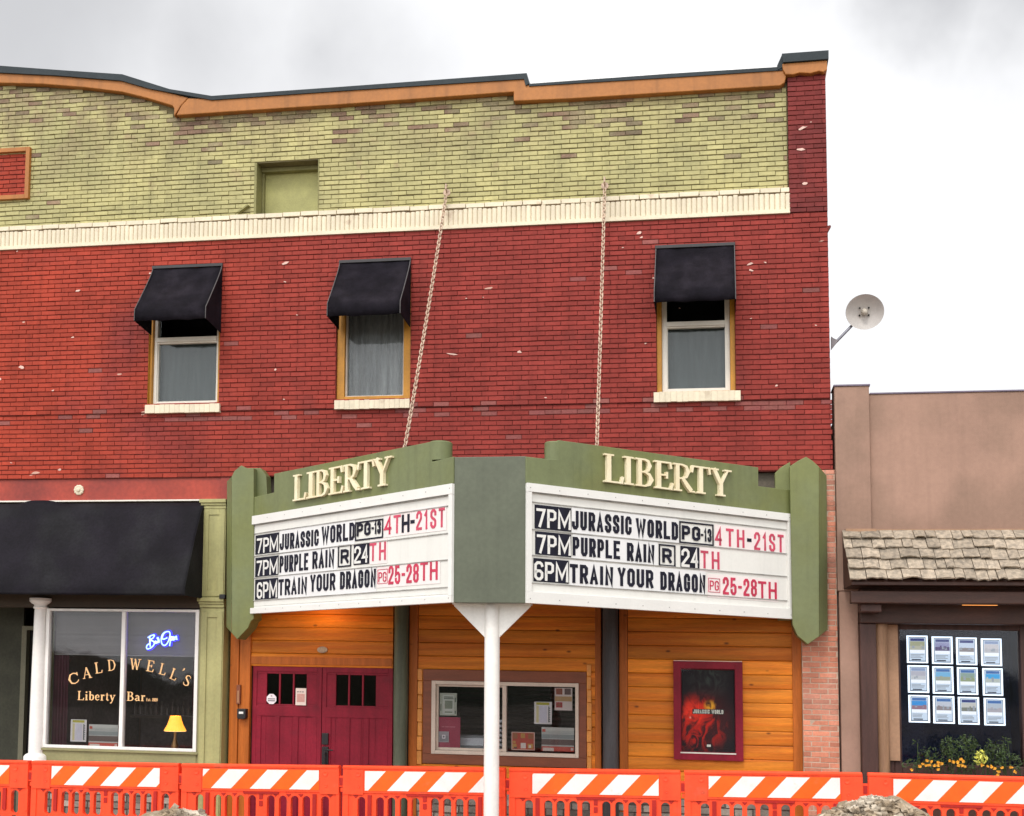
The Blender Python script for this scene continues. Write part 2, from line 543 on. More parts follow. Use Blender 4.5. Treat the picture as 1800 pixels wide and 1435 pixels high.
h_, t_ = .06, .155
SER = {
 'L': (.76, [([(.2, 0), (.2, 1)], t_), ([(.03, .97), (.38, .97)], h_), ([(.03, .03), (.7, .03)], h_), ([(.66, .0), (.72, .25)], .085)]),
 'I': (.42, [([(.2, 0), (.2, 1)], t_), ([(.03, .97), (.38, .97)], h_), ([(.03, .03), (.38, .03)], h_)]),
 'B': (.78, [([(.2, 0), (.2, 1)], t_), ([(.03, .97), (.42, .97)], h_), ([(.03, .03), (.45, .03)], h_), ([(.24, .525), (.42, .525)], h_),
   ([(.4, .97), (.54, .92), (.6, .76), (.54, .6), (.4, .525)], [h_, .1, .15, .1, h_]), ([(.4, .525), (.58, .45), (.67, .27), (.59, .1), (.43, .03)], [h_, .1, .16, .1, h_])]),
 'E': (.75, [([(.2, 0), (.2, 1)], t_), ([(.03, .97), (.64, .97)], h_), ([(.62, 1), (.67, .76)], .08), ([(.24, .51), (.5, .51)], h_), ([(.5, .39), (.5, .63)], .075),
   ([(.03, .03), (.67, .03)], h_), ([(.65, 0), (.72, .25)], .085)]),
 'R': (.92, [([(.2, 0), (.2, 1)], t_), ([(.03, .97), (.42, .97)], h_), ([(.03, .03), (.38, .03)], h_), ([(.24, .47), (.42, .47)], h_),
   ([(.4, .97), (.57, .91), (.64, .73), (.57, .55), (.4, .47)], [h_, .1, .15, .1, h_]), ([(.42, .47), (.6, .24), (.78, .05)], [.12, .16, .15]), ([(.7, .03), (.92, .03)], h_)]),
 'T': (.78, [([(.38, 0), (.38, 1)], t_), ([(.04, .97), (.72, .97)], h_), ([(.06, 1), (.01, .74)], .08), ([(.7, 1), (.75, .74)], .08), ([(.2, .03), (.56, .03)], h_)]),
 'Y': (.9, [([(.14, .99), (.43, .46)], .15), ([(.74, .99), (.46, .46)], .075), ([(.44, .5), (.44, 0)], t_), ([(.0, .97), (.34, .97)], h_), ([(.58, .97), (.9, .97)], h_), ([(.26, .03), (.62, .03)], h_)]),
 'C': (.88, [([(.79, .72), (.72, .88), (.5, .97), (.25, .88), (.12, .5), (.25, .12), (.5, .03), (.72, .12), (.83, .28)], [.05, .08, .06, .1, .15, .1, .06, .07, .05]), ([(.8, .66), (.8, .99)], .06)]),
 'A': (.94, [([(.13, 0), (.43, .98)], .07), ([(.42, 1), (.77, 0)], t_), ([(.22, .33), (.64, .33)], h_), ([(0, .03), (.26, .03)], h_), ([(.6, .03), (.94, .03)], h_)]),
 'D': (.92, [([(.2, 0), (.2, 1)], t_), ([(.03, .97), (.42, .97)], h_), ([(.03, .03), (.42, .03)], h_), ([(.4, .97), (.66, .87), (.8, .5), (.66, .13), (.4, .03)], [h_, .1, .16, .1, h_])]),
 'W': (1.1, [([(.12, .99), (.36, .02)], .14), ([(.36, .02), (.54, .9)], .065), ([(.5, .99), (.76, .02)], .14), ([(.76, .02), (.96, .99)], .065), ([(0, .97), (.28, .97)], h_), ([(.82, .97), (1.1, .97)], h_)]),
 'S': (.66, [([(.57, .76), (.5, .91), (.33, .97), (.15, .88), (.12, .7), (.32, .54), (.55, .37), (.57, .15), (.36, .03), (.15, .08), (.07, .26)], [.05, .08, .07, .11, .13, .15, .14, .11, .07, .08, .05])]),
 "'": (.24, [([(.12, 1), (.12, .88), (.04, .72)], [.14, .12, .03])]),
 'i': (.38, [([(.19, 0), (.19, .64)], .16), ([(.05, .61), (.19, .61)], h_), ([(.04, .03), (.35, .03)], h_), ([(.19, .8), (.19, .96)], .16)]),
 'b': (.62, [([(.16, .03), (.16, 1)], .15), ([(.02, .97), (.16, .97)], h_), ([(.18, .5), (.34, .61), (.5, .5), (.52, .32), (.48, .14), (.33, .03), (.16, .1)], [.05, .09, .13, .16, .13, .08, .06])]),
 'e': (.55, [([(.1, .36), (.48, .36)], .06), ([(.46, .37), (.42, .54), (.28, .62), (.13, .5), (.09, .32), (.14, .13), (.29, .03), (.48, .14)], [.1, .11, .07, .12, .15, .12, .08, .05])]),
 'r': (.5, [([(.17, 0), (.17, .64)], .16), ([(.03, .61), (.17, .61)], h_), ([(.03, .03), (.34, .03)], h_), ([(.2, .48), (.33, .6), (.44, .54)], [.06, .09, .15])]),
 't': (.42, [([(.18, .84), (.18, .14), (.26, .04), (.39, .09)], [.1, .16, .1, .05]), ([(.02, .61), (.37, .61)], h_)]),
 'y': (.62, [([(.1, .62), (.31, .05)], .15), ([(.52, .62), (.3, .0), (.2, -.22), (.06, -.24)], [.06, .07, .09, .12]), ([(0, .61), (.24, .61)], h_), ([(.4, .61), (.62, .61)], h_)]),
 'a': (.58, [([(.42, .03), (.42, .48), (.28, .61), (.1, .52)], [.15, .14, .08, .12]), ([(.42, .36), (.17, .3), (.09, .17), (.2, .03), (.42, .13)], [.05, .09, .13, .08, .05]), ([(.42, .04), (.57, .05)], .07)]),
}
def serif(mb, fr, c, s0, s1, t0, t1, depth=.03, mi=0):
    wv, st = SER[c]
    k, hg = (s1 - s0) / wv, t1 - t0
    for i, (pts, wd) in enumerate(st):
        pp = [(s0 + p[0] * k, t0 + p[1] * hg) for p in pts]
        # stroke widths scale with direction: mostly-horizontal strokes by height, stems by width
        ws = wd if isinstance(wd, list) else [wd] * len(pts)
        dx = abs(pts[-1][0] - pts[0][0]); dy = abs(pts[-1][1] - pts[0][1])
        sc_ = k if (dy > dx * 1.2 or len(pts) > 2) else hg
        ribbon(mb, fr, pp, [x * sc_ for x in ws], depth, mi, lift=i * .0004)
# ------------------------------------------------------------------ palette
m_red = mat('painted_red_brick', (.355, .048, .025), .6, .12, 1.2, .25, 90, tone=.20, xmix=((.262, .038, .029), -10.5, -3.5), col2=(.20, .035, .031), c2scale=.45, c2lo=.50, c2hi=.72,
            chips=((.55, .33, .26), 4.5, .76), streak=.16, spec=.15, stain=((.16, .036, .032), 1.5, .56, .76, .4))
m_redpil = mat('maroon_painted_brick', (.185, .030, .026), .6, .12, 1.2, .25, 90, tone=.20, col2=(.15, .029, .028), c2scale=.8, spec=.15, streak=.2)
m_faded = mat('faded_red_brick', (.25, .073, .060), .7, .2, 2, .3, 80, tone=.25, col2=(.21, .05, .045), c2scale=2)
m_weath = mat('weathered_green_brick', (.27, .225, .125), .75, .22, 3, .4, 70, tone=.3, col2=(.21, .13, .085), c2scale=1.6)
m_redmort = mat('red_mortar', (.16, .023, .017), .8, .2)
m_flake = mat('flaked_paint', (.66, .45, .38), .7, .15)
m_green = mat('painted_green_brick', (.445, .405, .18), .6, .10, 1.5, .25, 90, tone=.14, col2=(.38, .35, .16), c2scale=.9,
              grad=((.22, .155, .095), 8.7, 10.7, 1.0), stain=((.33, .22, .14), 2.6, .60, .72, .5), streak=.15, spec=.3)
m_greenmort = mat('green_mortar', (.15, .125, .06), .8, .2)
m_cream = mat('cream_paint', (.70, .615, .455), .5, .07, 2, .15, 60, tone=.07, stain=((.45, .33, .22), 3.2, .63, .72, .6))
m_orange = mat('ochre_trim', (.375, .140, .028), .5, .10, 1.5, .1, 40, streak=.2)
m_cap = mat('dark_flashing', (.028, .037, .042), .55, .15, 1.5, spec=.2)
m_flash = mat('bare_flashing', (.80, .80, .80), .4, .06)
m_beam = mat('red_steel', (.33, .042, .022), .45, .18, 1.5, .1, 30, col2=(.24, .03, .02), c2scale=.8)
m_olive = mat('olive_paint', (.36, .34, .145), .5, .10, 2, .1, 40, streak=.15)
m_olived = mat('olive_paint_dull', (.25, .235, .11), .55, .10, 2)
m_white = mat('white_paint', (.80, .78, .74), .4, .05, 2, .05, 40, streak=.1)
m_vinyl = mat('white_vinyl', (.72, .68, .60), .4, .06, 3)
m_alu = mat('pale_aluminium', (.58, .49, .40), .4, .08, 3)
m_brown = mat('brown_trim', (.19, .055, .022), .5, .16, 2, .1, 30, stretch=(1, 1, 6))
m_pine = mat('honey_pine', (.68, .220, .020), .5, .18, 1.6, .2, 30, tone=.27, stretch=(.5, 1, 9), col2=(.58, .155, .014), c2scale=1.0, knots=.85, spec=.22)
m_pined = mat('dark_pine', (.42, .115, .018), .45, .18, 1.6, .2, 30, stretch=(9, 1, .5), knots=.6, spec=.2)
m_log = mat('grey_green_log', (.085, .098, .062), .6, .22, 2, .3, 25, stretch=(6, 6, .6))
m_log2 = mat('dark_grey_log', (.060, .058, .060), .6, .25, 2, .3, 25, stretch=(6, 6, .6))
m_burg = mat('burgundy_paint', (.22, .010, .025), .5, .14, 2, .06, 40, spec=.2, streak=.2, stain=((.10, .012, .02), 3.5, .58, .74, .4))
m_dark = mat('dark_interior', (.012, .011, .012), .9, .2)
m_room = mat('dim_room', (.085, .070, .070), .9, .3, 1.5)
m_nat = mat('bare_red_brick', (.50, .19, .115), .75, .16, 2, .4, 70, tone=.25, col2=(.50, .22, .15), c2scale=1.5)
m_natmort = mat('pale_mortar', (.48, .36, .27), .85, .15, 3)
m_stone = mat('stone_veneer', (.22, .195, .165), .8, .2, 3, .8, 30, tone=.5)
m_shell = mat('rear_masonry', (.16, .10, .08), .85, .15, 2)
m_black = mat('black_metal', (.012, .012, .013), .4, .1)
m_curt = mat('grey_curtain', (.135, .15, .15), .9, .12, 5, stretch=(3, 1, .4))
m_sheer = mat('sheer_curtain', (.33, .33, .335), .9, .25, 2.6, stretch=(3, 1, .3))
m_maroon = mat('maroon_curtain', (.075, .016, .030), .9, .2, 3)
m_glass = glass('window_glass', (.9, .92, .92), .6)
m_glassd = glass('shop_glass', (.92, .92, .93), .62)

# ------------------------------------------------------------------ ground
def flat(name, x0, x1, y0, y1, z, m_, n=1):
    mb = MB()
    mb.add([(x0, y0, z), (x1, y0, z), (x1, y1, z), (x0, y1, z)], [(0, 1, 2, 3)])
    return tag(mb.build(name, m_, shear=False), kind='structure')
m_dirt = mat('packed_dirt', (.26, .215, .165), .95, .25, .8, .8, 12, col2=(.12, .10, .08), c2scale=.3)
m_walk = mat('concrete_walk', (.48, .455, .42), .9, .12, 2, .3, 30)
flat('ground', -900, 900, -900, 900, -.26, m_dirt)
mb = MB(); mb.box(-30, 30, -1.55, .6, -.255, -.10); mb.box(-30, 30, -1.75, -1.554, -.255, -.11)
tag(mb.build('sidewalk', m_walk, shear=False, bevel=.012), kind='structure')
m_hill = mat('reflection_ridge_slope', (.055, .062, .035), .95, .3, .05, col2=(.10, .085, .055), c2scale=.02)
mb = MB()
K = 72
for i in range(K + 1):      # unseen ridge behind the camera, added for what the panes reflect
    a = math.pi * (1 + i / K)
    hh = 8 + 3 * math.sin(i * .7) + 2 * math.sin(i * 1.9 + 1)
    mb.v += [(150 * math.cos(a), 150 * math.sin(a), -1), (190 * math.cos(a), 190 * math.sin(a), hh), (260 * math.cos(a), 260 * math.sin(a), -1)]
for i in range(K):
    for j in (0, 1):
        mb.f.append([i * 3 + j, i * 3 + 3 + j, i * 3 + 4 + j, i * 3 + 1 + j]); mb.mi.append(0); mb.tn.append(.5)
tag(mb.build('reflection_ridge', m_hill, shear=False, smooth=True), kind='structure')

# ------------------------------------------------------------------ the brick building
XL = q(-330, 700)[0]
XR = q(1457, 500)[0]
Z_beam0, Z_beam1 = q(200, 879)[1], q(200, 841)[1]
Z_corb = q(700, 717)[1]
Z_b0, Z_b1 = q(700, 409)[1], q(700, 365)[1]
Z_bt = q(700, 375)[1]
XG = q(1386, 300)[0]
bld = thing('brick_building', 'two storey painted brick building, red below and green above, with ochre cornice', 'building', ((XL + XR) / 2, 0, 0))

# roofline of the green brick, from left to right
roof_px = [(-330, 134), (-200, 138), (0, 150), (75, 152), (150, 158), (215, 166), (260, 176), (303, 192), (306, 205), (400, 199), (902, 165), (903, 180), (1000, 176), (1378, 150), (1392, 150)]
roof = [q(u, v) for u, v in roof_px]
def roof_z(x):
    for (a, za), (b, zb) in zip(roof, roof[1:]):
        if a <= x <= b:
            return za + (zb - za) * (x - a) / max(1e-6, b - a)
    return roof[0][1] if x < roof[0][0] else roof[-1][1]

WIN = [  # opening px (left, right, bottom), awning top, sill (l, r, top, bottom)
    (263, 387, 711, 470, (255, 386, 711, 726)),
    (592, 722, 703, 460, (588, 720, 703, 719)),
    (1154, 1292, 689, 434, (1149, 1302, 688, 706))]
holes_up = []
for (a, b, bt, tp, s) in WIN:
    x0, x1, z0, z1 = R(a, tp + 18, b, bt)
    holes_up.append((x0, x1, z0, z1))

wall = MB()
# upper red storey stands 2 cm proud of the storey below
bricks(wall, XL, XR, Z_corb, Z_b0, -.022, holes_up, worn_mi=3, worn=lambda x, z: (.10 if z < Z_corb + .07 else .004), rng=random.Random(3), jv=.0015, jh=.0078)
bricks(wall, XL, q(1464, 780)[0], Z_beam1 + .005, Z_corb - .004, 0.0, worn_mi=3, worn=lambda x, z: (.30 if z > Z_corb - .14 else .006), rng=random.Random(4), jv=.0015, jh=.0078)
pm = MB()
plate(pm, XL, XR - .003, Z_corb - .003, Z_b0 + .1, -.008, .20, holes_up, 1)
plate(pm, XL, XR - .003, Z_beam1, Z_corb - .005, .012, .20, [], 1)
wall.v, o_ = wall.v, len(wall.v)
wall.add(pm.v, pm.f, 1)
# flakes where the paint has let go, seen in the photograph
rg = random.Random(11)
for (u, v, a) in [(32, 443, 5), (139, 512, 13), (40, 647, 15), (2, 667, 9), (95, 687, 7), (130, 594, 9), (83, 717, 6), (180, 724, 4), (503, 464, 16), (502, 497, 6), (265, 482, 7),
                  (485, 651, 7), (523, 555, 5), (820, 526, 5), (850, 524, 3), (795, 624, 22), (914, 620, 10), (1124, 411, 14), (1128, 419, 8), (1318, 466, 13), (1320, 477, 9), (1345, 463, 6),
                  (1434, 573, 6), (1365, 679, 6), (1320, 561, 4), (1148, 490, 6), (1135, 605, 5), (1095, 437, 5), (1195, 543, 4), (20, 814, 6), (105, 826, 8), (500, 703, 5), (960, 700, 5), (1408, 265, 20), (1410, 228, 18), (1415, 325, 11), (1425, 217, 4)]:
    yb = -.034 if v < 380 else (-.025 if v < 715 else -.003)
    c = q(u, v)
    s = a / 131 / 2
    n = rg.randint(5, 8)
    s *= .85; sl = rg.uniform(-.35, .35)
    pts = []
    for k in range(n):
        t = 2 * math.pi * k / n + rg.uniform(-.3, .3)
        pts.append((c[0] + math.cos(t) * s * rg.uniform(.55, 1.25), c[1] + math.sin(t) * min(s * .6, .022) * rg.uniform(.35, 1.25) + math.cos(t) * s * sl))
    wall.prism(pts, yb - .003, yb + .006, 2)
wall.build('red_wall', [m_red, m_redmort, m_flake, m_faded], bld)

# pilaster at the right-hand corner, up to its capped block
pil = MB()
x0, x1 = XG, XR
ztop = q(1416, 128)[1]
bricks(pil, x0, x1, Z_b0 + .002, ztop, -.032, rng=random.Random(5), jv=.0015, jh=.0078)
pil.box(x0 + .004, x1 - .004, -.02, .45, Z_b0 + .102, ztop + .02, 1)
pil.build('corner_pilaster', [m_redpil, m_redmort], bld)

# green parapet wall with its boarded opening and the red brick inset at the left
vent = R(446, 282, 559, 373)
inset = R(-160, 273, 45, 348)
gw = MB()
bricks(gw, XL, XG - .01, Z_bt, roof[0][1] + .1, 0.03, [vent, inset], top=roof_z, worn=lambda x, z: max(0, .62 - 1.1 * (roof_z(x) - z)) * (.45 + .55 * math.sin(x * 1.7 + 1) ** 2) + .012, rng=random.Random(6), jh=.0095, jit=.003, jv=.0025)
xs = sorted(set([p[0] for p in roof] + [vent[0], vent[1], inset[0], inset[1]]))
for a, b in zip(xs, xs[1:]):
    if b > XG: b = XG
    if b - a < 1e-4: continue
    mxx = (a + b) / 2
    spans = [(Z_bt - .12, None)]
    for hh in (vent, inset):
        if hh[0] < mxx < hh[1]:
            spans = [(Z_bt - .12, hh[2]), (hh[3], None)]
    for (za, zb) in spans:
        if zb is None:
            gw.prism([(a, za), (b, za), (b, roof_z(b - 1e-4) + .05), (a, roof_z(a + 1e-4) + .05)], .044, .40, 1)
        else:
            gw.prism([(a, za), (b, za), (b, zb), (a, zb)], .044, .40, 1)
gw.build('parapet_wall', [m_green, m_greenmort, m_weath], bld)

vb = MB()
vb.box(vent[0], vent[1], .29, .33, vent[2], vent[3])
vo = vb.build('boarded_opening', mat('green_board', (.36, .345, .13), .6, .12, 4, .1, 40), bld)
vb = MB()
vb.box(vent[0] - .004, vent[0] + .03, .025, .288, vent[2] - .01, vent[3])
vb.box(vent[1] - .012, vent[1] + .004, .025, .288, vent[2] - .01, vent[3])
vb.box(vent[0] + .031, vent[1] - .013, .20, .289, vent[3] - .06, vent[3] - .002)
vb.box(vent[0] + .031, vent[0] + .06, .24, .289, vent[2], vent[3] - .061)
vb.build('jamb', mat('green_jamb', (.22, .205, .08), .7, .15, 3), vo)
c = q(428, 370)
vb = MB()
vb.prism([(c[0] - .09, c[1] - .035), (c[0] - .05, c[1] - .03), (c[0] + .085, c[1] + .06), (c[0] + .07, c[1] + .075)], -.03, .03)
vb.build('wood_wedge', mat('green_jamb', (.2, .2, .1)), bld)

ib = MB()
bricks(ib, inset[0], inset[1], inset[2], inset[3], .035, rng=random.Random(8))
ib.box(inset[0], inset[1], .047, .3, inset[2], inset[3], 1)
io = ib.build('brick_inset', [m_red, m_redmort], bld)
ib = MB()
e = .062
ib.box(inset[0] - e, inset[0], -.02, .06, inset[2] - e, inset[3] + e)
ib.box(inset[1], inset[1] + e, -.02, .06, inset[2] - e, inset[3] + e)
ib.box(inset[0], inset[1], -.02, .06, inset[3], inset[3] + e)
ib.box(inset[0], inset[1], -.02, .06, inset[2] - e, inset[2])
ib.build('inset_frame', m_orange, io, bevel=.004)

# cream soldier course: header row, rounded soldiers, flat ledge
bm = MB()
XB = q(1388, 355)[0]
zl, zs, zt = Z_b0, Z_b0 + .055, Z_b1 - .07
bricks(bm, XL, XB, zt + .004, Z_b1 + .002, -.028, course=.07, ln=.26, jh=.004, jv=.004, rng=random.Random(9), spread=.3, depth=.06, jit=.004)
bm.box(XL, XB, -.05, .04, zl, zl + .026, 0)
bm.box(XL, XB - .002, -.045, .04, zl + .0262, zs - .002, 0)
rg = random.Random(10)
x = XL
while x < XB - .03:
    wv = .0665
    # shallow half-round face, the joint between neighbours open near the top
    A, B = x + .001, x + wv - .001
    prof = []
    for k in range(7):
        t = math.pi * k / 6
        prof.append(((A + B) / 2 - math.cos(t) * (B - A) / 2, -.010 - .026 * math.sin(t) ** .7))
    zt_ = zt - rg.uniform(.004, .024)
    bm.poly_z(prof, zs, zt_, 0, min(1, max(0, rg.gauss(.5, .25))))
    x += wv
bm.box(XL, XB - .004, -.011, .04, zs - .001, zt - .026, 0)
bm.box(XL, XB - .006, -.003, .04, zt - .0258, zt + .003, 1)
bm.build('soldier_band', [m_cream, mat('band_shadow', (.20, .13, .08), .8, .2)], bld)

# ochre cornice, dark cap
cn = MB()
A_top = [(-330, 110), (-200, 115), (0, 127), (100, 132), (213, 141), (262, 155), (331, 172)]
A_bot = [(306, 205), (306, 190), (303, 186), (260, 173), (215, 162), (150, 154), (75, 148), (0, 146), (-200, 134), (-330, 130)]
cn.prism([q(u, v, .05) for u, v in A_top + [(318, 186)] + A_bot], -.055, .06)
cn.prism([q(u, v, .06) for u, v in [(331, 173), (365, 174), (600, 158), (921, 137), (925, 150), (1378, 123), (1383, 131), (1379, 146), (1371, 151), (1000, 174), (903, 178), (903, 162), (600, 184), (400, 197), (310, 203), (319, 186)]], -.065, .06)
cn.prism([q(u, v, .10) for u, v in [(1375, 112), (1454, 106), (1454, 123), (1447, 127), (1440, 125), (1425, 129), (1405, 128), (1395, 131), (1381, 131), (1376, 122)]], -.10, .40)
co = cn.build('cornice', m_orange, bld, bevel=.01)
cp = MB()
# the arched part carries its cap forward of the lower run
def strip(top, bot, y0, y1, mi=0, d=.08):
    cp.prism([q(u, v, d) for u, v in top + bot[::-1]], y0, y1, mi)
strip([(-330, 100), (-200, 105), (0, 116), (110, 124), (215, 131), (298, 157), (372, 169)], [(-330, 111), (-200, 116), (0, 128), (100, 133), (213, 142), (262, 156), (331, 173)][:6] + [(372, 176)], -.085, .45)
strip([(372, 169), (600, 153), (926, 129), (930, 147)], [(372, 176), (600, 160), (921, 139), (924, 151)], -.084, .45)
strip([(930, 147.5), (1180, 129.5), (1375, 117.5)], [(930, 151.5), (1200, 135), (1375, 123.5)], -.08, .40)
strip([(1374, 98), (1456, 92)], [(1376, 113), (1456, 107)], -.13, .46)
strip([(1366, 116), (1374, 98)], [(1368, 123), (1377, 118)], -.09, .40)
strip([(932, 142), (1180, 125), (1374, 113.5)], [(932, 147), (1180, 129), (1374, 117)], -.07, .42, 1)
cp.build('cap_flashing', [m_cap, m_flash], co)

# stumps of plaster at the corner
sb = MB()
c = q(1456, 402)
sb.prism([(c[0] - .02, c[1] - .07), (c[0] + .035, c[1] + .03), (c[0] + .02, c[1] + .04), (c[0] - .02, c[1] + .03)], -.01, .06)
sb.build('corner_chip', m_redmort, bld)

# upper windows
WD = [  # frame (l, r, bottom), meeting rail (top, bottom), pane px
    dict(fr=(276, 384, 708), rail=(590, 598), case=None),
    dict(fr=(606, 709, 696), rail=(566, 576), case=(592, 607, 708, 722)),
    dict(fr=(1163, 1285, 685), rail=(562, 570), case=(1154, 1163, 1285, 1292))]
for i, ((a, b, bt, tp, s), d, hole) in enumerate(zip(WIN, WD, holes_up)):
    x0, x1, z0, z1 = hole
    cas = MB()
    yy = .03 if i else .02
    cl = .105 if i == 1 else .065
    if i == 0: cl = .035
    cas.box(x0 + .001, x0 + cl, yy, .16, z0 + .001, z1)
    cas.box(x1 - cl, x1 - .001, yy, .16, z0 + .001, z1)
    cas.box(x0 + cl, x1 - cl, yy, .16, z1 - .05, z1)
    cas.box(x0 + cl, x1 - cl, yy + .004, .16, z0 + .001, z0 + (.06 if i == 1 else .02))
    if i == 0:
        cas.box(x0 - .004, x0 + .001, -.015, .16, z0 + .001, z1)
    wo = cas.build('window', mat('amber_casing', (.50, .225, .022), .5, .12, 3, streak=.2), bld, bevel=.003)
    fm = m_vinyl if i != 1 else m_alu
    fx0, fx1, fz0 = x0 + cl, x1 - cl, z0 + (.06 if i == 1 else .021)
    zr0, zr1 = q((a + b) / 2, d['rail'][1])[1], q((a + b) / 2, d['rail'][0])[1]
    fw = .022 if i == 1 else (.048 if i == 0 else .065)
    fb = MB()
    fy0, fy1 = .075, .155
    fb.box(fx0 + .002, fx0 + fw, fy0, fy1, fz0 + .002, z1 - .052)
    fb.box(fx1 - fw, fx1 - .002, fy0, fy1, fz0 + .002, z1 - .052)
    fb.box(fx0 + fw, fx1 - fw, fy0 + .003, fy1, fz0 + .003, fz0 + (.02 if i == 1 else .045))
    if i != 1:
        fb.box(fx0 + fw, fx1 - fw, fy0 - .012, fy1, zr0, zr1)
        fb.box(fx0 + fw, fx1 - fw, fy0 + .01, fy1, zr0 - .02, zr0 - .001)
        fb.box(fx0 + fw - .003, fx0 + fw + .012, fy0 + .02, fy1, fz0 + .04, zr0)
    fb.build('frame', fm, wo, bevel=.003)
    gb = MB(); gb.box(fx0 + fw - .005, fx1 - fw + .005, .120, .124, fz0 + .015, z1 - .06)
    gb.build('pane', m_glass, wo)
    kb = MB()
    n = 24
    pr = []
    amp = .018 if i == 1 else .004
    for k in range(n + 1):
        pr.append((fx0 + .01 + (fx1 - fx0 - .02) * k / n, .21 + amp * math.sin(k * 1.9) + amp * .6 * math.sin(k * .8)))
    top_z = zr0 + .02 if i != 1 else z1
    for k in range(n):
        (xa, ya), (xb, yb) = pr[k], pr[k + 1]
        kb.add([(xa, ya, fz0), (xb, yb, fz0), (xb, yb, top_z), (xa, ya, top_z)], [(0, 1, 2, 3)])
    kb.build('curtain', m_sheer if i == 1 else m_curt, wo, smooth=True)
    rb = MB()
    rb.box(fx0 - .03, fx1 + .03, .62, .64, z0 - .05, z1 + .05)
    rb.build('dark_room', m_dark, wo)
    sx0, sx1, sz0, sz1 = R(s[0], s[2], s[1], s[3], .05)
    sl = MB()
    n = 15
    rg = random.Random(20 + i)
    for k in range(n):
        xa, xb = sx0 + (sx1 - sx0) * k / n, sx0 + (sx1 - sx0) * (k + 1) / n
        sl.box(xa + .0015, xb - .0015, -.062 + rg.uniform(-.003, .003), .03, sz0 + rg.uniform(0, .006), sz1 + rg.uniform(-.004, .002), 0, rg.random())
    sl.box(sx0 + .004, sx1 - .004, -.052, .03, sz0 + .008, sz1 - .008, 0)
    sl.build('sill', m_cream, wo)

# painted steel lintel with a cast rosette over the shop front
XP0, XP1 = q(357, 1000)[0], q(398, 1000)[0]
lb = MB()
lb.box(XL, q(386, 860)[0], .035, .2, Z_beam0, Z_beam1 - .001)
lb.box(q(386.6, 860)[0], q(402, 860)[0], .025, .2, Z_beam0, Z_beam1 - .001)
lb.box(XL, q(380, 880)[0], -.01, .2, Z_beam0 - .022, Z_beam0 - .002, 1)
lo = lb.build('steel_lintel', [m_beam, m_vinyl], bld)
rb = MB()
c = q(137, 861)
for k in range(10):
    t = 2 * math.pi * k / 10
    rb.lathe([(.026, 0), (.024, -.018), (.012, -.026)], (c[0] + .05 * math.cos(t), .034, c[1] + .05 * math.sin(t)), 10, axis='y')
rb.lathe([(.055, 0), (.05, -.02), (.03, -.025), (.028, -.04), (.01, -.046)], (c[0], .034, c[1]), 20, axis='y')
rb.build('rosette', m_cream, lo, smooth=True)

# brick pier at the right of the entrance, unpainted
pr_ = MB()
PX0, PX1 = q(1411, 1250)[0], q(1475, 1250)[0]
ZP = q(1458, 826)[1]
bricks(pr_, PX0, PX1, -.15, ZP, .002, course=.066, jh=.010, jv=.008, depth=.006, rng=random.Random(12), spread=.25)
pr_.box(PX0 + .003, PX1 - .003, .006, .25, -.2, ZP - .002, 1)
pr_.build('brick_pier', [m_nat, m_natmort], bld)

# closed shell behind the facade
shb = MB()
zr = Z_b1
shb.box(XL + .02, XL + .25, .42, 13, -.3, zr - .15); shb.box(XR - .30, XR - .02, .42, 13, -.3, zr - .15)
shb.box(XL + .02, XR - .02, 13.001, 13.2, -.3, zr - .15)
shb.build('rear_walls', m_shell, bld)
shb = MB(); shb.box(XL + .02, XR - .02, .41, 13.2, zr - .14, zr)
shb.build('flat_roof', mat('tar_roof', (.05, .05, .05), .9), bld)

# ---------------------------------------------------------------- bar shop front
ZTOP = Z_beam0 - .03
op = MB()
pz1, pz_mid = q(377, 890)[1], q(377, 1063)[1]
def pilaster(mb, x0, x1, z0, z1, y):
    wv = x1 - x0
    mb.box(x0, x1, y, .2, z0, z1)
    f = .28 * wv
    for a, b, c_, d in ((x0 + .012, x0 + f, z0 + .05, z1 - .05), (x1 - f, x1 - .012, z0 + .05, z1 - .05)):
        mb.box(a, b, y - .014, y - .001, c_, d)
    mb.box(x0 + f, x1 - f, y - .014, y - .001, z0 + .05, z0 + .12); mb.box(x0 + f, x1 - f, y - .014, y - .001, z1 - .13, z1 - .05)
pilaster(op, XP0, XP1, pz_mid + .06, pz1, -.05)
pilaster(op, XP0 + .01, XP1, -.2, pz_mid - .05, -.05)
for zc, e in ((pz1, 1), (pz_mid, 1)):
    op.box(XP0 - .035, XP1 + .01, -.10, .2, zc + .035, zc + .085)
    op.box(XP0 - .02, XP1 + .005, -.08, .2, zc, zc + .034)
    op.box(XP0 - .01, XP1 + .003, -.066, .2, zc - .045, zc - .001)
op.build('shopfront_pilaster', m_olive, bld, bevel=.004)
# small black sensor on the pilaster
sb = MB(); c = q(391, 1049, .1); sb.box(c[0] - .04, c[0] + .04, -.12, -.05, c[1] - .03, c[1] + .03)
sb.build('sensor_box', m_black, bld, bevel=.006)

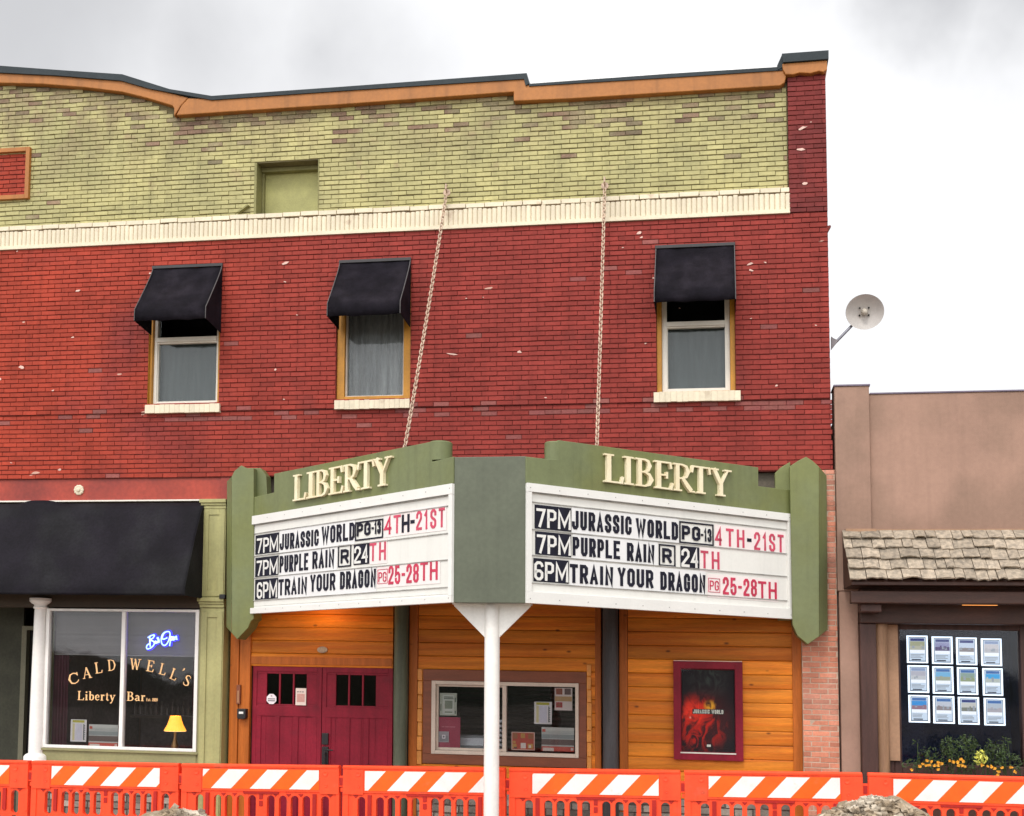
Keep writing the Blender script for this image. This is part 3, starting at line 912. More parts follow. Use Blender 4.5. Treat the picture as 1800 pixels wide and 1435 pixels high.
bw = R(80, 1071, 349, 1318, .0)      # outer edge of the white window frame
bk = MB()
XC = q(54, 1200)[0]
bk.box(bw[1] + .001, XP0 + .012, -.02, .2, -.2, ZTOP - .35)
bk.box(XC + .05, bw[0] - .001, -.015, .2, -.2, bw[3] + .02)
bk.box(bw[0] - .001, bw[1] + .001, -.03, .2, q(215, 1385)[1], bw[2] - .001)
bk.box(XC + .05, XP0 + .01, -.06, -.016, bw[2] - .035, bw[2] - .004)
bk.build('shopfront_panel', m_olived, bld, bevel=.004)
bk = MB()
bk.box(XL, XP0, -.01, .25, bw[3] + .021, ZTOP - .05)
bk.build('shopfront_fascia', mat('dark_brown_board', (.045, .028, .014), .6, .15), bld)
wf = MB()
e = .05
mull = q(216, 1200)[0]
wf.box(bw[0], bw[0] + e, -.035, .05, bw[2], bw[3]); wf.box(bw[1] - e, bw[1], -.035, .05, bw[2], bw[3])
wf.box(bw[0] + e, bw[1] - e, -.032, .05, bw[3] - .035, bw[3] - .001); wf.box(bw[0] + e, bw[1] - e, -.04, .05, bw[2], bw[2] + .04)
wf.box(mull - .028, mull + .028, -.03, .05, bw[2] + .041, bw[3] - .036)
bwin = wf.build('bar_window', m_white, bld, bevel=.004)
for a, b in ((bw[0] + e, mull - .028), (mull + .028, bw[1] - e)):
    gb = MB(); gb.box(a - .005, b + .005, .012, .018, bw[2] + .03, bw[3] - .03)
    gb.build('pane', m_glassd, bwin)
# lettering on the glass
m_gold = mat('gold_lettering', (.86, .52, .24), .5, .06)
lt = MB()
words = []
frf = lambda s, t, h: (s, .010 - h, t)
arc = [('C', 129, 1193, 15.5, 23.0), ('A', 153, 1183, 8.5, 19), ('L', 173, 1174, 9.5, 15.5), ('D', 196.5, 1169.5, 6, 17), ('W', 238, 1168, -4, 22), ('E', 264.5, 1171, -9, 15.5),
       ('L', 286.5, 1176.5, -13, 14), ('L', 306, 1185.5, -20, 14), ("'", 320.5, 1184, -24, 5), ('S', 329, 1196.5, -24, 13)]
for li_, (ch, u, v, ang, wpx) in enumerate(arc):
    if li_:
        words.append(lt); lt = MB()
    c = q(u, v, -.01)
    a = rad(ang)
    wv = wpx / 133; hg = 20.5 / 133
    if ch == "'": hg = 20.5 / 133
    f2 = lambda s, t, h, c=c, a=a: (c[0] + s * math.cos(a) - t * math.sin(a), .010 - h, c[1] + s * math.sin(a) + t * math.cos(a))
    serif(lt, f2, ch, -wv / 2, wv / 2, -hg / 2, hg / 2, .0015)
def run(text, u0, u1, v0, v1, d=-.01, gap=.05):
    x0, x1, z0, z1 = R(u0, v0, u1, v1, d)
    tot = sum(SER[c][0] for c in text) + gap * (len(text) - 1)
    k = (x1 - x0) / tot
    x = x0
    for c in text:
        serif(lt, frf, c, x, x + SER[c][0] * k, z0, z1, .0015)
        x += (SER[c][0] + gap) * k
words.append(lt); lt = MB()
run('Liberty', 136, 203, 1215.5, 1231.5)
words.append(lt); lt = MB()
run('Bar', 222.5, 256, 1216.5, 1232.5)
words.append(lt); lt = MB()
x0, x1, z0, z1 = R(257.5, 1227.5, 277, 1233, -.01)
gothic(lt, frf, 'Est. 2020', x0, x1, z0, z1, .2, .3, .0015, 0)
words.append(lt)
for lt in words:
    lt.build('window_lettering', m_gold, bwin)
# white turned column by the recessed bar door
cb = MB()
cz0, cz1 = q(60, 1331)[1], q(66, 1070)[1]
pr0 = []
xc = q(65.5, 1200, .05)[0]
hgt = cz1 - cz0
prof = [(.165, -.3), (.165, .01), (.15, .03), (.125, .05)] + [(.104 - .020 * (k / 8) ** 1.6, .06 + (hgt - .07) * k / 8) for k in range(9)] + [(.10, hgt), (.105, hgt + .015), (.09, hgt + .03), (.09, hgt + .05), (.125, hgt + .07), (.155, hgt + .10), (.155, hgt + .14)]
cb.lathe(prof, (xc, -.02, cz0), 28)
cb.build('porch_column', m_white, bld, smooth=True)
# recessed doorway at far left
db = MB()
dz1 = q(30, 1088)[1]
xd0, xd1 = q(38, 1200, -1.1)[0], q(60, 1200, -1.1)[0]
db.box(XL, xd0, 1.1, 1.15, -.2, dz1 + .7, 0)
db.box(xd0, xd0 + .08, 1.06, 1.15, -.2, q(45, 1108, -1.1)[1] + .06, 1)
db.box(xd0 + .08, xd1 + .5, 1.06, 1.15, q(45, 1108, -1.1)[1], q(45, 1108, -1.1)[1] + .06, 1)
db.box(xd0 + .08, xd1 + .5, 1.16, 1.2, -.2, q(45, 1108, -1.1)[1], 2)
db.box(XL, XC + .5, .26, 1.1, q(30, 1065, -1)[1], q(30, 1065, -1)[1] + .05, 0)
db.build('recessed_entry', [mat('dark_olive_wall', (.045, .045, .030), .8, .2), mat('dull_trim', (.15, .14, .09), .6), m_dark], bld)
# bar interior
bi = MB()
bi.box(XC + .45, bw[1] + .2, 2.4, 2.42, -.2, bw[3] + .3); bi.box(XC + .40, XC + .42, .22, 2.4, -.2, bw[3] + .3); bi.box(bw[1] + .2, bw[1] + .22, .22, 2.4, -.2, bw[3] + .3)
bi.box(XC + .45, bw[1] + .2, .22, 2.4, bw[3] + .05, bw[3] + .08); bi.box(XC + .45, bw[1] + .2, .22, 2.4, -.2, -.15)
# back-bar shelf with dim bottles
for k in range(26):
    xx = bw[0] + .2 + k * .09; hh = random.uniform(.16, .3)
    bi.lathe([(.03, 0), (.03, hh * .6), (.012, hh * .75), (.012, hh)], (xx, 2.25, 1.35), 8, 1)
bi.box(bw[0] + .1, bw[1] - .1, 2.1, 2.39, 1.30, 1.345, 1)
bi.build('bar_interior', [m_room, mat('dim_bottle', (.09, .07, .06), .3, .3, 9)], bld)
for a, b in ((bw[0] + .03, bw[0] + .24), (bw[1] - .16, bw[1] - .03)):
    kb = MB(); n = 18
    for k in range(n):
        xa, xb = a + (b - a) * k / n, a + (b - a) * (k + 1) / n
        ya, yb = .16 + .025 * math.sin(k * 1.5), .16 + .025 * math.sin((k + 1) * 1.5)
        kb.add([(xa, ya, bw[2] + .01), (xb, yb, bw[2] + .01), (xb, yb, bw[3]), (xa, ya, bw[3])], [(0, 1, 2, 3)])
    kb.build('curtain', m_maroon, bwin, smooth=True)

# ---------------------------------------------------------------- theatre entrance, pine clad, 15 cm back
TY = .15
tw0, tw1 = q(400, 1200, -TY)[0], PX0
ZW1 = q(900, 900, -TY)[1]
WF = R(758, 1199, 1017, 1329, -TY + .03)
DO = R(440, 1170, 690, 1450, -TY)
DO = (DO[0], DO[1], -.15, DO[3])
POST = [(703, .17, m_log), (1072.5, .18, m_log2)]
tb = MB()
# siding boards with eased edges
bh = q(900, 1100, -TY)[1] - q(900, 1123.8, -TY)[1]
zph = q(900, 1083.5, -TY)[1]
pxr = lambda u: q(u, 1200, -TY)[0]
zst = q(900, 1392, -TY)[1]
spans = [(pxr(440), pxr(690)), (pxr(735), pxr(1046)), (pxr(1104), pxr(1393))]
wfo = (pxr(744), pxr(1031), q(890, 1345, -TY)[1], q(890, 1184, -TY)[1])
# the trim fills up to whole boards
wfo = (wfo[0], wfo[1], zph + bh * math.floor((wfo[2] - zph) / bh + .5) + .003, zph + bh * math.floor((wfo[3] - zph) / bh + .5) - .003)
rg = random.Random(14)
for si, (a, b) in enumerate(spans):
    z = zph - bh * 16
    while z < ZW1:
        zz0, zz1 = z, z + bh
        z += bh
        if si == 0 and zz1 < DO[3] + .13: continue
        if zz1 < zst: continue
        segs = [(a, b)]
        if si == 1 and wfo[2] < (zz0 + zz1) / 2 < wfo[3]:
            segs = [(a, wfo[0] - .002), (wfo[1] + .002, b)]
        for (p, r_) in segs:
            e_ = .012
            prof = [(TY + .05, zz0 + .001), (TY + .008, zz0 + .0005), (TY + .001, zz0 + e_), (TY - .003, zz0 + bh * .5), (TY + .000, zz1 - e_ - .004), (TY + .008, zz1 - .004), (TY + .05, zz1 - .004)]
            dy = rg.uniform(-.003, .003)
            tb.sweep_x([(y_ + dy, z_) for y_, z_ in prof], p, r_, 0, min(1, max(0, rg.gauss(.5, .24))))
tb.box(tw0, pxr(440), TY + .052, .3, -.2, ZW1, 1); 
plate(tb, pxr(440), pxr(1411), -.2, ZW1, TY + .052, .22, [DO, (WF[0], WF[1], WF[2], WF[3])], 1)
tb.build('pine_cladding', [m_pine, m_dark], bld)
tb = MB(); tb.box(XP1 + .03, PX0 - .003, .10, .3, ZW1 + .002, Z_beam1 - .003)
tb.build('entrance_header', mat('grey_brown_board', (.115, .095, .07), .8, .2), bld)
def vtrim(u0, u1, v0, v1, y0, mi=0):
    tr = MB()
    x0, x1, z0, z1 = R(u0, v0, u1, v1, -TY)
    tr.box(x0, x1, y0, TY + .051, z0, z1)
    tr.build('corner_board', (m_brown, m_pined)[mi], bld, bevel=.006)
vtrim(405, 420, 1060, 1460, TY - .05, 1); vtrim(420.6, 439.5, 1060, 1460, TY - .03, 1)
vtrim(719, 734, 1040, 1460, TY - .025, 1); vtrim(1046.5, 1057, 1040, 1460, TY - .02, 1)
vtrim(1089, 1103.5, 1040, 1460, TY - .025, 1); vtrim(1393.5, 1410, 1040, 1460, TY - .03, 1)
vtrim(441, 689.5, 1156, 1169.5, TY - .012, 1)
for u, wv, mm in POST:
    pb = MB(); c = q(u, 1200, .02)
    rg = random.Random(int(u))
    prof = [(wv / 2 * 1.12 * (1 + .03 * math.sin(k * 1.3 + u)), -.2 + (ZW1 + .1) * k / 14) for k in range(15)]
    pb.lathe(prof, (c[0], .03, 0), 20)
    pb.build('log_post', mm, bld, smooth=True)
# ticket window
tf = MB()
tf.box(wfo[0], wfo[1], TY - .015, TY + .05, WF[3] + .001, wfo[3], 1)
tf.box(wfo[0], wfo[1], TY - .015, TY + .05, wfo[2], WF[2] - .001, 1)
tf.box(wfo[0], WF[0] - .001, TY - .012, TY + .05, WF[2], WF[3], 1); tf.box(WF[1] + .001, wfo[1], TY - .012, TY + .05, WF[2], WF[3], 1)
two = tf.build('ticket_window', [m_brown, m_brown], bld, bevel=.005)
# short log-end blocks beside the window trim
rg = random.Random(15)
for (u0, u1) in ((734.5, 743.5), (1031.5, 1040.5)):
    z = wfo[2] - .02
    lb = MB()
    while z < wfo[3] - .02:
        x0, x1, _, _ = R(u0, 1200, u1, 1210, -TY)
        hh = rg.uniform(.15, .19)
        lb.box(x0 + rg.uniform(0, .006), x1 - rg.uniform(0, .008), TY - .03, TY + .0, z + .004, z + hh - .004, 0, min(1, rg.uniform(.55, 1)))
        z += hh
    lb.build('log_end_blocks', mat('pale_pine', (.60, .24, .045), .45, .15, 3, tone=.2), two, bevel=.008)
af = MB()
e = .055
mu = pxr(887)
af.box(WF[0], WF[0] + e, TY - .03, TY + .08, WF[2], WF[3]); af.box(WF[1] - e * .8, WF[1], TY - .03, TY + .08, WF[2], WF[3])
af.box(WF[0] + e, WF[1] - e * .8, TY - .027, TY + .08, WF[3] - .05, WF[3] - .001); af.box(WF[0] + e, WF[1] - e * .8, TY - .034, TY + .08, WF[2] + .001, WF[2] + .05)
af.box(mu - .026, mu + .026, TY - .02, TY + .08, WF[2] + .051, WF[3] - .051)
af.box(WF[0] + e, mu - .026, TY + .02, TY + .06, WF[3] - .075, WF[3] - .051); af.box(WF[0] + e, mu - .026, TY + .02, TY + .06, WF[2] + .051, WF[2] + .085)
af.box(WF[0] + e, WF[0] + e + .03, TY + .02, TY + .06, WF[2] + .086, WF[3] - .076)
af.build('frame', m_alu, two, bevel=.004)
for a, b in ((WF[0] + e, mu - .026), (mu + .026, WF[1] - e * .8)):
    gb = MB(); gb.box(a - .004, b + .004, TY + .034, TY + .040, WF[2] + .04, WF[3] - .04)
    gb.build('pane', m_glassd, two)
ri = MB()
ri.box(WF[0] - .1, WF[1] + .1, 2.2, 2.22, -.2, WF[3] + .2); ri.box(WF[0] - .12, WF[0] - .1, .23, 2.2, -.2, WF[3] + .2); ri.box(WF[1] + .1, WF[1] + .12, .23, 2.2, -.2, WF[3] + .2)
ri.box(WF[0] - .1, WF[1] + .1, .23, 2.2, WF[3] + .2, WF[3] + .22)
for k in range(14):
    ri.box(WF[0], WF[1], 1.9, 1.905, WF[2] + .05 + k * .07, WF[2] + .085 + k * .07, 1)
# pale slab added to imitate a reflection, beside a rack of paper trays
cx0, cx1, cz0, cz1 = R(786, 1293, 852, 1316, -.5)
ri.sweep_x([(.46, cz0), (.40, cz0 + .05), (.44, cz1 - .03), (.56, cz1), (.90, cz1), (.90, cz0)], cx0, cx1, 2)
rx0, rx1, rz0, rz1 = R(856, 1262, 884, 1320, -.42)
for k in range(7):
    zz = rz0 + (rz1 - rz0) * k / 7
    ri.box(rx0, rx1, .36, .60, zz, zz + .012, 3); ri.box(rx0 + .02, rx1 - .01, .37, .58, zz + .0125, zz + .035, 2)
ri.box(rx0 - .012, rx0 - .001, .36, .60, rz0, rz1, 3); ri.box(rx1 + .001, rx1 + .012, .36, .60, rz0, rz1, 3)
ri.build('ticket_booth', [m_room, mat('dim_slats', (.030, .032, .026), .8, .2), mat('pale_reflection_and_paper', (.72, .76, .78), .4, .1), mat('grey_tray', (.30, .30, .31), .5)], two)
# double doors
dm = (DO[0] + DO[1]) / 2
for k, (a, b) in enumerate(((DO[0] + .01, dm - .004), (dm + .004, DO[1] - .01))):
    db = MB()
    g0, g1 = (R(466, 1186, 539, 1240, -TY), R(588, 1187, 661, 1241, -TY))[k][:2]
    gz0, gz1 = R(588, 1187, 661, 1241, -TY)[2:]
    lites = [(g0 + (g1 - g0) * j / 3 + .012, g0 + (g1 - g0) * (j + 1) / 3 - .012, gz0, gz1) for j in range(3)]
    plate(db, a, b, DO[2], DO[3] - .01, TY + .03, TY + .075, lites)
    pzt = q(600, 1262, -TY)[1]
    pw = (b - a - .24) / 3
    for j in range(4):
        xx = a + .06 + j * (b - a - .12 - .07) / 3
        db.box(xx, xx + .07, TY + .018, TY + .0295, DO[2] + .1, pzt - .001)
    db.box(a + .0, b - .0, TY + .018, TY + .0295, pzt, gz0 - .03)
    for j in range(2):
        db.box((a, b - .06)[j], (a + .06, b)[j], TY + .0185, TY + .0297, DO[2] + .1, DO[3] - .012)
    db.box(a + .06, b - .06, TY + .0182, TY + .0296, gz1 + .03, DO[3] - .012)
    do = db.build('door', m_burg, bld, bevel=.004)
    for j in range(3):
        gb = MB(); l_ = lites[j]
        gb.box(l_[0] - .004, l_[1] + .004, TY + .05, TY + .055, gz0 - .004, gz1 + .004)
        gb.build('lite', glass('door_glass', (.5, .5, .45), .5), do)
    if k:
        hb = MB()
        x0, x1, z0, z1 = R(566, 1289, 577, 1309, -TY)
        hb.box(x0, x1, TY - .012, TY + .0176, z0, z1)
        x0, x1, z0, z1 = R(566, 1313, 577, 1345, -TY)
        hb.box(x0, x1, TY - .012, TY + .0176, z0, z1)
        c = q(573, 1318, -TY)
        hb.tube([(c[0], TY - .01, c[1]), (c[0], TY - .05, c[1]), (c[0] + .03, TY - .06, c[1]), (c[0] + .12, TY - .06, c[1] - .004)], .009)
        hb.tube([(c[0], TY - .01, c[1] - .04), (c[0], TY - .055, c[1] - .08), (c[0], TY - .055, c[1] - .22), (c[0], TY - .01, c[1] - .26)], .012)
        hb.build('door_handle', m_black, do, bevel=.004)
    else:
        sb = MB(); c = q(476.5, 1229, -TY)
        r_ = 9.5 / 128
        y0 = TY + .0135
        pts = [(c[0] + r_ * math.cos(rad(22.5 + 45 * j)), c[1] + r_ * math.sin(rad(22.5 + 45 * j))) for j in range(8)]
        sb.prism(pts, y0, TY + .0178, 0)
        for zz in (-.005, -.030):
            for j in range(7):
                xx = c[0] - .052 + j * .0152
                sb.box(xx, xx + .0125, y0 - .0015, y0 - .0003, c[1] + zz, c[1] + zz + .013, 1)
        sb.lathe([(.012, 0), (.012, -.001)], (c[0], y0 - .0004, c[1] + .042), 10, 2, axis='y')
        sb.build('octagon_sticker', [mat('white_sticker', (.78, .72, .75), .5, .03), mat('dark_ink', (.03, .03, .03), .6), mat('grey_ink', (.4, .32, .32), .6)], do)
        sb = MB(); x0, x1, z0, z1 = R(519, 1210, 537.5, 1240, -TY)
        sb.box(x0, x1, y0, TY + .0178, z0, z1, 0)
        for j in range(3):
            sb.box(x0 + .02 + .035 * j, x0 + .045 + .035 * j, y0 - .0014, y0 - .0003, z1 - .055, z1 - .045, 1)
        for j in range(9):
            sb.box(x0 + .02, x1 - .02, y0 - .0014, y0 - .0003, z0 + .045 + j * .0125, z0 + .053 + j * .0125, 2)
        sb.build('paper_notice', [mat('cream_paper', (.74, .62, .55), .6, .04), mat('dark_ink', (.03, .03, .03)), mat('pink_print', (.55, .20, .16), .6, .1)], do)
rm = MB()
rm.box(DO[0] - .1, DO[1] + .1, 1.6, 1.62, -.2, DO[3] + .2)
rm.build('foyer', m_room, bld)
ap = MB(); c = q(567, 1142.5, -TY)
ap.prism([(c[0] + .075 * math.cos(2 * math.pi * k / 18), c[1] + .045 * math.sin(2 * math.pi * k / 18)) for k in range(18)], TY - .014, TY + .0)
ap.build('oval_plate', mat('tarnished_plate', (.30, .20, .13), .35, .25, 30, metal=.6), bld, bevel=.003)
# stone veneer along the base
rg = random.Random(16)
for a, b, y, zt in ((pxr(735), pxr(1393), TY - .04, zst - .01), (bw[0] - .2, XP0 + .01, -.045, q(215, 1386)[1])):
    st = MB()
    bricks(st, a, b, -.25, zt, y, course=.095, ln=.23, jh=.012, jv=.012, depth=.05, jit=.008, spread=.3, rng=rg)
    st.box(a, b, y + .02, y + .15, -.25, zt - .002, 0, .15)
    st.build('stone_base', m_stone, bld)
# ------------------------------------------------------------------ awnings
m_awn = mat('black_canvas', (.0085, .0070, .0105), .8, .3, 5, .5, 150, spec=.08, col2=(.0145, .012, .0165), c2scale=2.2, streak=.2)
m_pipe = mat('awning_piping', (.075, .07, .07), .6, .1)
def window_awning(px, lab):
    (u0, u1, vt, vfold, vb, vw) = px        # wall left, right, top; front fold, front bottom, wall bottom
    x0, zt = q(u0, vt, .02); x1, zt2 = q(u1, vt, .02)
    zt = q((u0 + u1) / 2, vt, .02)[1]
    dd = .50
    zf = q((u0 + u1) / 2 - 20, vfold, dd)[1]; zb = q((u0 + u1) / 2 - 20, vb, dd)[1]; zw = q((u0 + u1) / 2, vw, .02)[1]
    root = thing('window_awning', lab, 'awning', ((x0 + x1) / 2, -.03, zb), 'black awnings over the upper windows')
    sec = []
    n = 10
    for k in range(n + 1):
        t = k / n
        y = -.03 - dd * t ** 1.12
        z = zt + (zf - zt) * (t ** .92) + .02 * math.sin(math.pi * t)
        sec.append((y, z))
    sec += [(-.03 - dd - .004, (zf + zb) / 2), (-.03 - dd - .002, zb)]
    mb = MB()
    nx = 8
    rg = random.Random(int(u0))
    for j in range(nx + 1):
        for (y, z) in sec:
            sag = .007 * math.sin(j * 2.1 + z * 9) - .012 * math.sin(math.pi * j / nx) * (.5 if z < zf else 1)
            mb.v.append((x0 + (x1 - x0) * j / nx, y, z + sag + rg.uniform(-.002, .002)))
    ns = len(sec)
    for j in range(nx):
        for k in range(ns - 1):
            a = j * ns + k
            mb.f.append([a, a + 1, a + ns + 1, a + ns]); mb.mi.append(0); mb.tn.append(.5)
    cv = mb.build('canvas_top', m_awn, root, smooth=True)
    sm = cv.modifiers.new('Thick', 'SOLIDIFY'); sm.thickness = .008
    for x, e in ((x0, -.002), (x1, .002)):
        pts = [(-.03, zt)] + sec[1:] + [(-.03, zw)]
        mb = MB()
        n_ = len(pts)
        mb.v = [(x + e - .003, y, z) for y, z in pts] + [(x + e + .003, y, z) for y, z in pts]
        mb.f = [list(range(n_)), list(range(2 * n_ - 1, n_ - 1, -1))] + [[i, (i + 1) % n_, n_ + (i + 1) % n_, n_ + i] for i in range(n_)]
        mb.mi = [0] * len(mb.f); mb.tn = [.5] * len(mb.f)
        mb.build('side_panel', m_awn, root)
        mb = MB(); mb.tube([(x, y - .004, z + .003) for y, z in sec], .007, 6)
        mb.build('edge_piping', m_pipe, root)
    mb = MB()
    mb.box(x0 - .01, x1 + .01, -.05, -.024, zt - .012, zt + .03)
    mb.build('head_rail', mat('awning_rail', (.035, .033, .035), .5), root, bevel=.003)
    return root
window_awning((270, 391, 470, 543, 563, 588), 'black canvas awning over the upper window left of the yellow framed one')
window_awning((598, 722, 460, 533, 555, 578), 'black canvas awning over the window with the yellow frame and grey curtain')
window_awning((1153, 1291, 434, 512, 531, 552), 'black canvas awning over the upper window nearest the brick corner by the dish')

# big dark awning of the bar
def shop_awning():
    dd = .55
    x1 = q(357, 960, .05)[0]; x0 = q(-320, 960, .05)[0]
    zt = q(200, 885, .04)[1]; zb = q(200, 1046, dd + .05)[1]
    root = thing('shop_awning', 'wide sagging black awning above the bar window under the red steel lintel', 'awning', ((x0 + x1) / 2, -.05, zb))
    mb = MB()
    hump_x = q(71, 883, .06)[0]
    nx, ny = 90, 24
    for j in range(nx + 1):
        s_ = j / nx
        x = x0 + (x1 - x0) * s_
        for k in range(ny + 1):
            t = k / ny
            if t < .86:
                tt = t / .86
                y = -.045 - dd * tt ** .8
                z = zt + (zb + .12 - zt) * tt
            else:
                y = -.045 - dd; z = zb + .12 * (1 - (t - .86) / .14)
            xa = x1 - x
            # diagonal wrinkles running down from the frame's corner, slack between ribs
            wr = .022 * math.exp(-((xa - .35 - 1.1 * (1 - t)) / .16) ** 2) * math.sin(math.pi * min(1, t / .9))
            wr -= .03 * math.sin(math.pi * t) * (.4 + .6 * abs(math.sin(x * 1.25)))
            wr += .012 * math.sin(x * 4.1 + t * 5) * math.sin(math.pi * t)
            hump = .045 * math.exp(-((x - hump_x) / .27) ** 4) * (1 - t) ** 10
            mb.v.append((x, y - wr - hump * .6, z + wr * .4 + hump))
    for j in range(nx):
        for k in range(ny):
            a = j * (ny + 1) + k
            mb.f.append([a, a + 1, a + ny + 2, a + ny + 1]); mb.mi.append(0); mb.tn.append(.5)
    cv = mb.build('canvas_top', m_awn2, root, smooth=True)
    sm = cv.modifiers.new('Thick', 'SOLIDIFY'); sm.thickness = .008
    pts = [(-.03, zt)] + [(-.045 - dd * (k / 10) ** .8, zt + (zb + .12 - zt) * k / 10) for k in range(11)] + [(-.045 - dd, zb), (-.03, zb)]
    n_ = len(pts)
    for xx in (x1 + .004, x0 - .004):
        mb = MB()
        mb.v = [(xx - .003, y, z) for y, z in pts] + [(xx + .003, y, z) for y, z in pts]
        mb.f = [list(range(n_)), list(range(2 * n_ - 1, n_ - 1, -1))] + [[i, (i + 1) % n_, n_ + (i + 1) % n_, n_ + i] for i in range(n_)]
        mb.mi = [0] * len(mb.f); mb.tn = [.5] * len(mb.f)
        mb.build('side_panel', m_awn2, root)
m_awn2 = mat('worn_black_canvas', (.0080, .0065, .0100), .7, .3, 2, .3, 30, spec=.12, col2=(.012, .0115, .0135), c2scale=1.2)
shop_awning()

# ------------------------------------------------------------------ marquee
m_mgreen = mat('marquee_green', (.152, .168, .056), .5, .08, 1.2, .12, 50, streak=.15, stain=((.14, .13, .05), 1.8, .58, .78, .35), col2=(.150, .172, .076), c2scale=.8)
m_mgrey = mat('marquee_grey_green', (.100, .112, .076), .5, .10, 1.5, .08, 60, streak=.12)
m_panel = mat('sign_white', (.72, .71, .665), .35, .025, 2, streak=.05)
m_frame = mat('sign_frame_white', (.72, .71, .675), .3, .03, 3)
m_rail = mat('letter_rail', (.33, .32, .30), .5, .3, 6)
m_ltr = mat('cream_letter', (.82, .74, .52), .45, .05, 3, col2=(.74, .64, .42), c2scale=3)
m_ink = mat('navy_black_letter', (.009, .009, .020), .55, .3, 8, spec=.2)
m_redl = mat('red_letter', (.50, .030, .075), .4, .15, 8)
m_pink = mat('faded_pink_letter', (.52, .055, .105), .45, .2, 10)
m_tile = mat('clear_tile', (.73, .725, .72), .3, .03)
m_ptile = mat('pink_clear_tile', (.78, .70, .68), .3, .03)
DN, DF = 2.68, .25
zB = q(861, 1060, DN)[1]; zT = q(861, 850, DN)[1]; zTop = q(861, 803, DN)[1]
xNL, xNR = q(798, 930, DN)[0], q(924, 930, DN)[0]
xFL, xFR = q(440, 1000, DF)[0], q(1390, 1000, DF)[0]
mq = thing('theater_marquee', 'V shaped green and white theater marquee with changeable show letters over the entrance', 'marquee', ((xNL + xNR) / 2, -1.2, zB))
mb = MB()
pl = [(xFL - .02, -.02), (xNL + .02, -DN + .03), (xNR - .02, -DN + .03), (xFR + .02, -.02)]
mb.poly_z(pl, zB + .26, zT)
mb.build('canopy', mat('canopy_dark', (.035, .030, .035), .7, .15), mq)
mb = MB()
mb.box(xNL, xNR, -DN - .0, -DN + .05, zB, zTop)
mb.build('front_panel', m_mgrey, mq, bevel=.006)

class Side:
    def __init__(s, near, far):
        s.p0 = Vector((near[0], near[1], 0)); e = Vector((far[0] - near[0], far[1] - near[1], 0))
        s.len = e.length; s.e = e.normalized()
        s.n = Vector((-s.e.y, s.e.x, 0))
        if s.n.y > 0: s.n = -s.n
    def px(s, u, v):
        p = unsh(hit(u, v, s.p0, s.n))
        return (p - s.p0).dot(s.e), p.z
    def fr(s, off=0.):
        return lambda a, z, h: tuple(s.p0 + s.e * a + s.n * (h + off) + Vector((0, 0, z)))
def pbox(mb, S, a0, a1, z0, z1, h0, h1, mi=0):
    f = S.fr()
    vs = [f(a, z, h) for h in (h0, h1) for (a, z) in ((a0, z0), (a1, z0), (a1, z1), (a0, z1))]
    fs = [(4, 5, 6, 7), (3, 2, 1, 0), (0, 1, 5, 4), (1, 2, 6, 5), (2, 3, 7, 6), (3, 0, 4, 7)]
    if S.e.x < 0:
        fs = [x[::-1] for x in fs]
    mb.add(vs, fs, mi)
def pprism(mb, S, pts, h0, h1, mi=0):
    f = S.fr(); n = len(pts)
    vs = [f(a, z, h) for h in (h1, h0) for a, z in pts]
    mb.add(vs, [tuple(range(n)), tuple(range(2 * n - 1, n - 1, -1))] + [(i, n + i, n + (i + 1) % n, (i + 1) % n) for i in range(n)], mi)

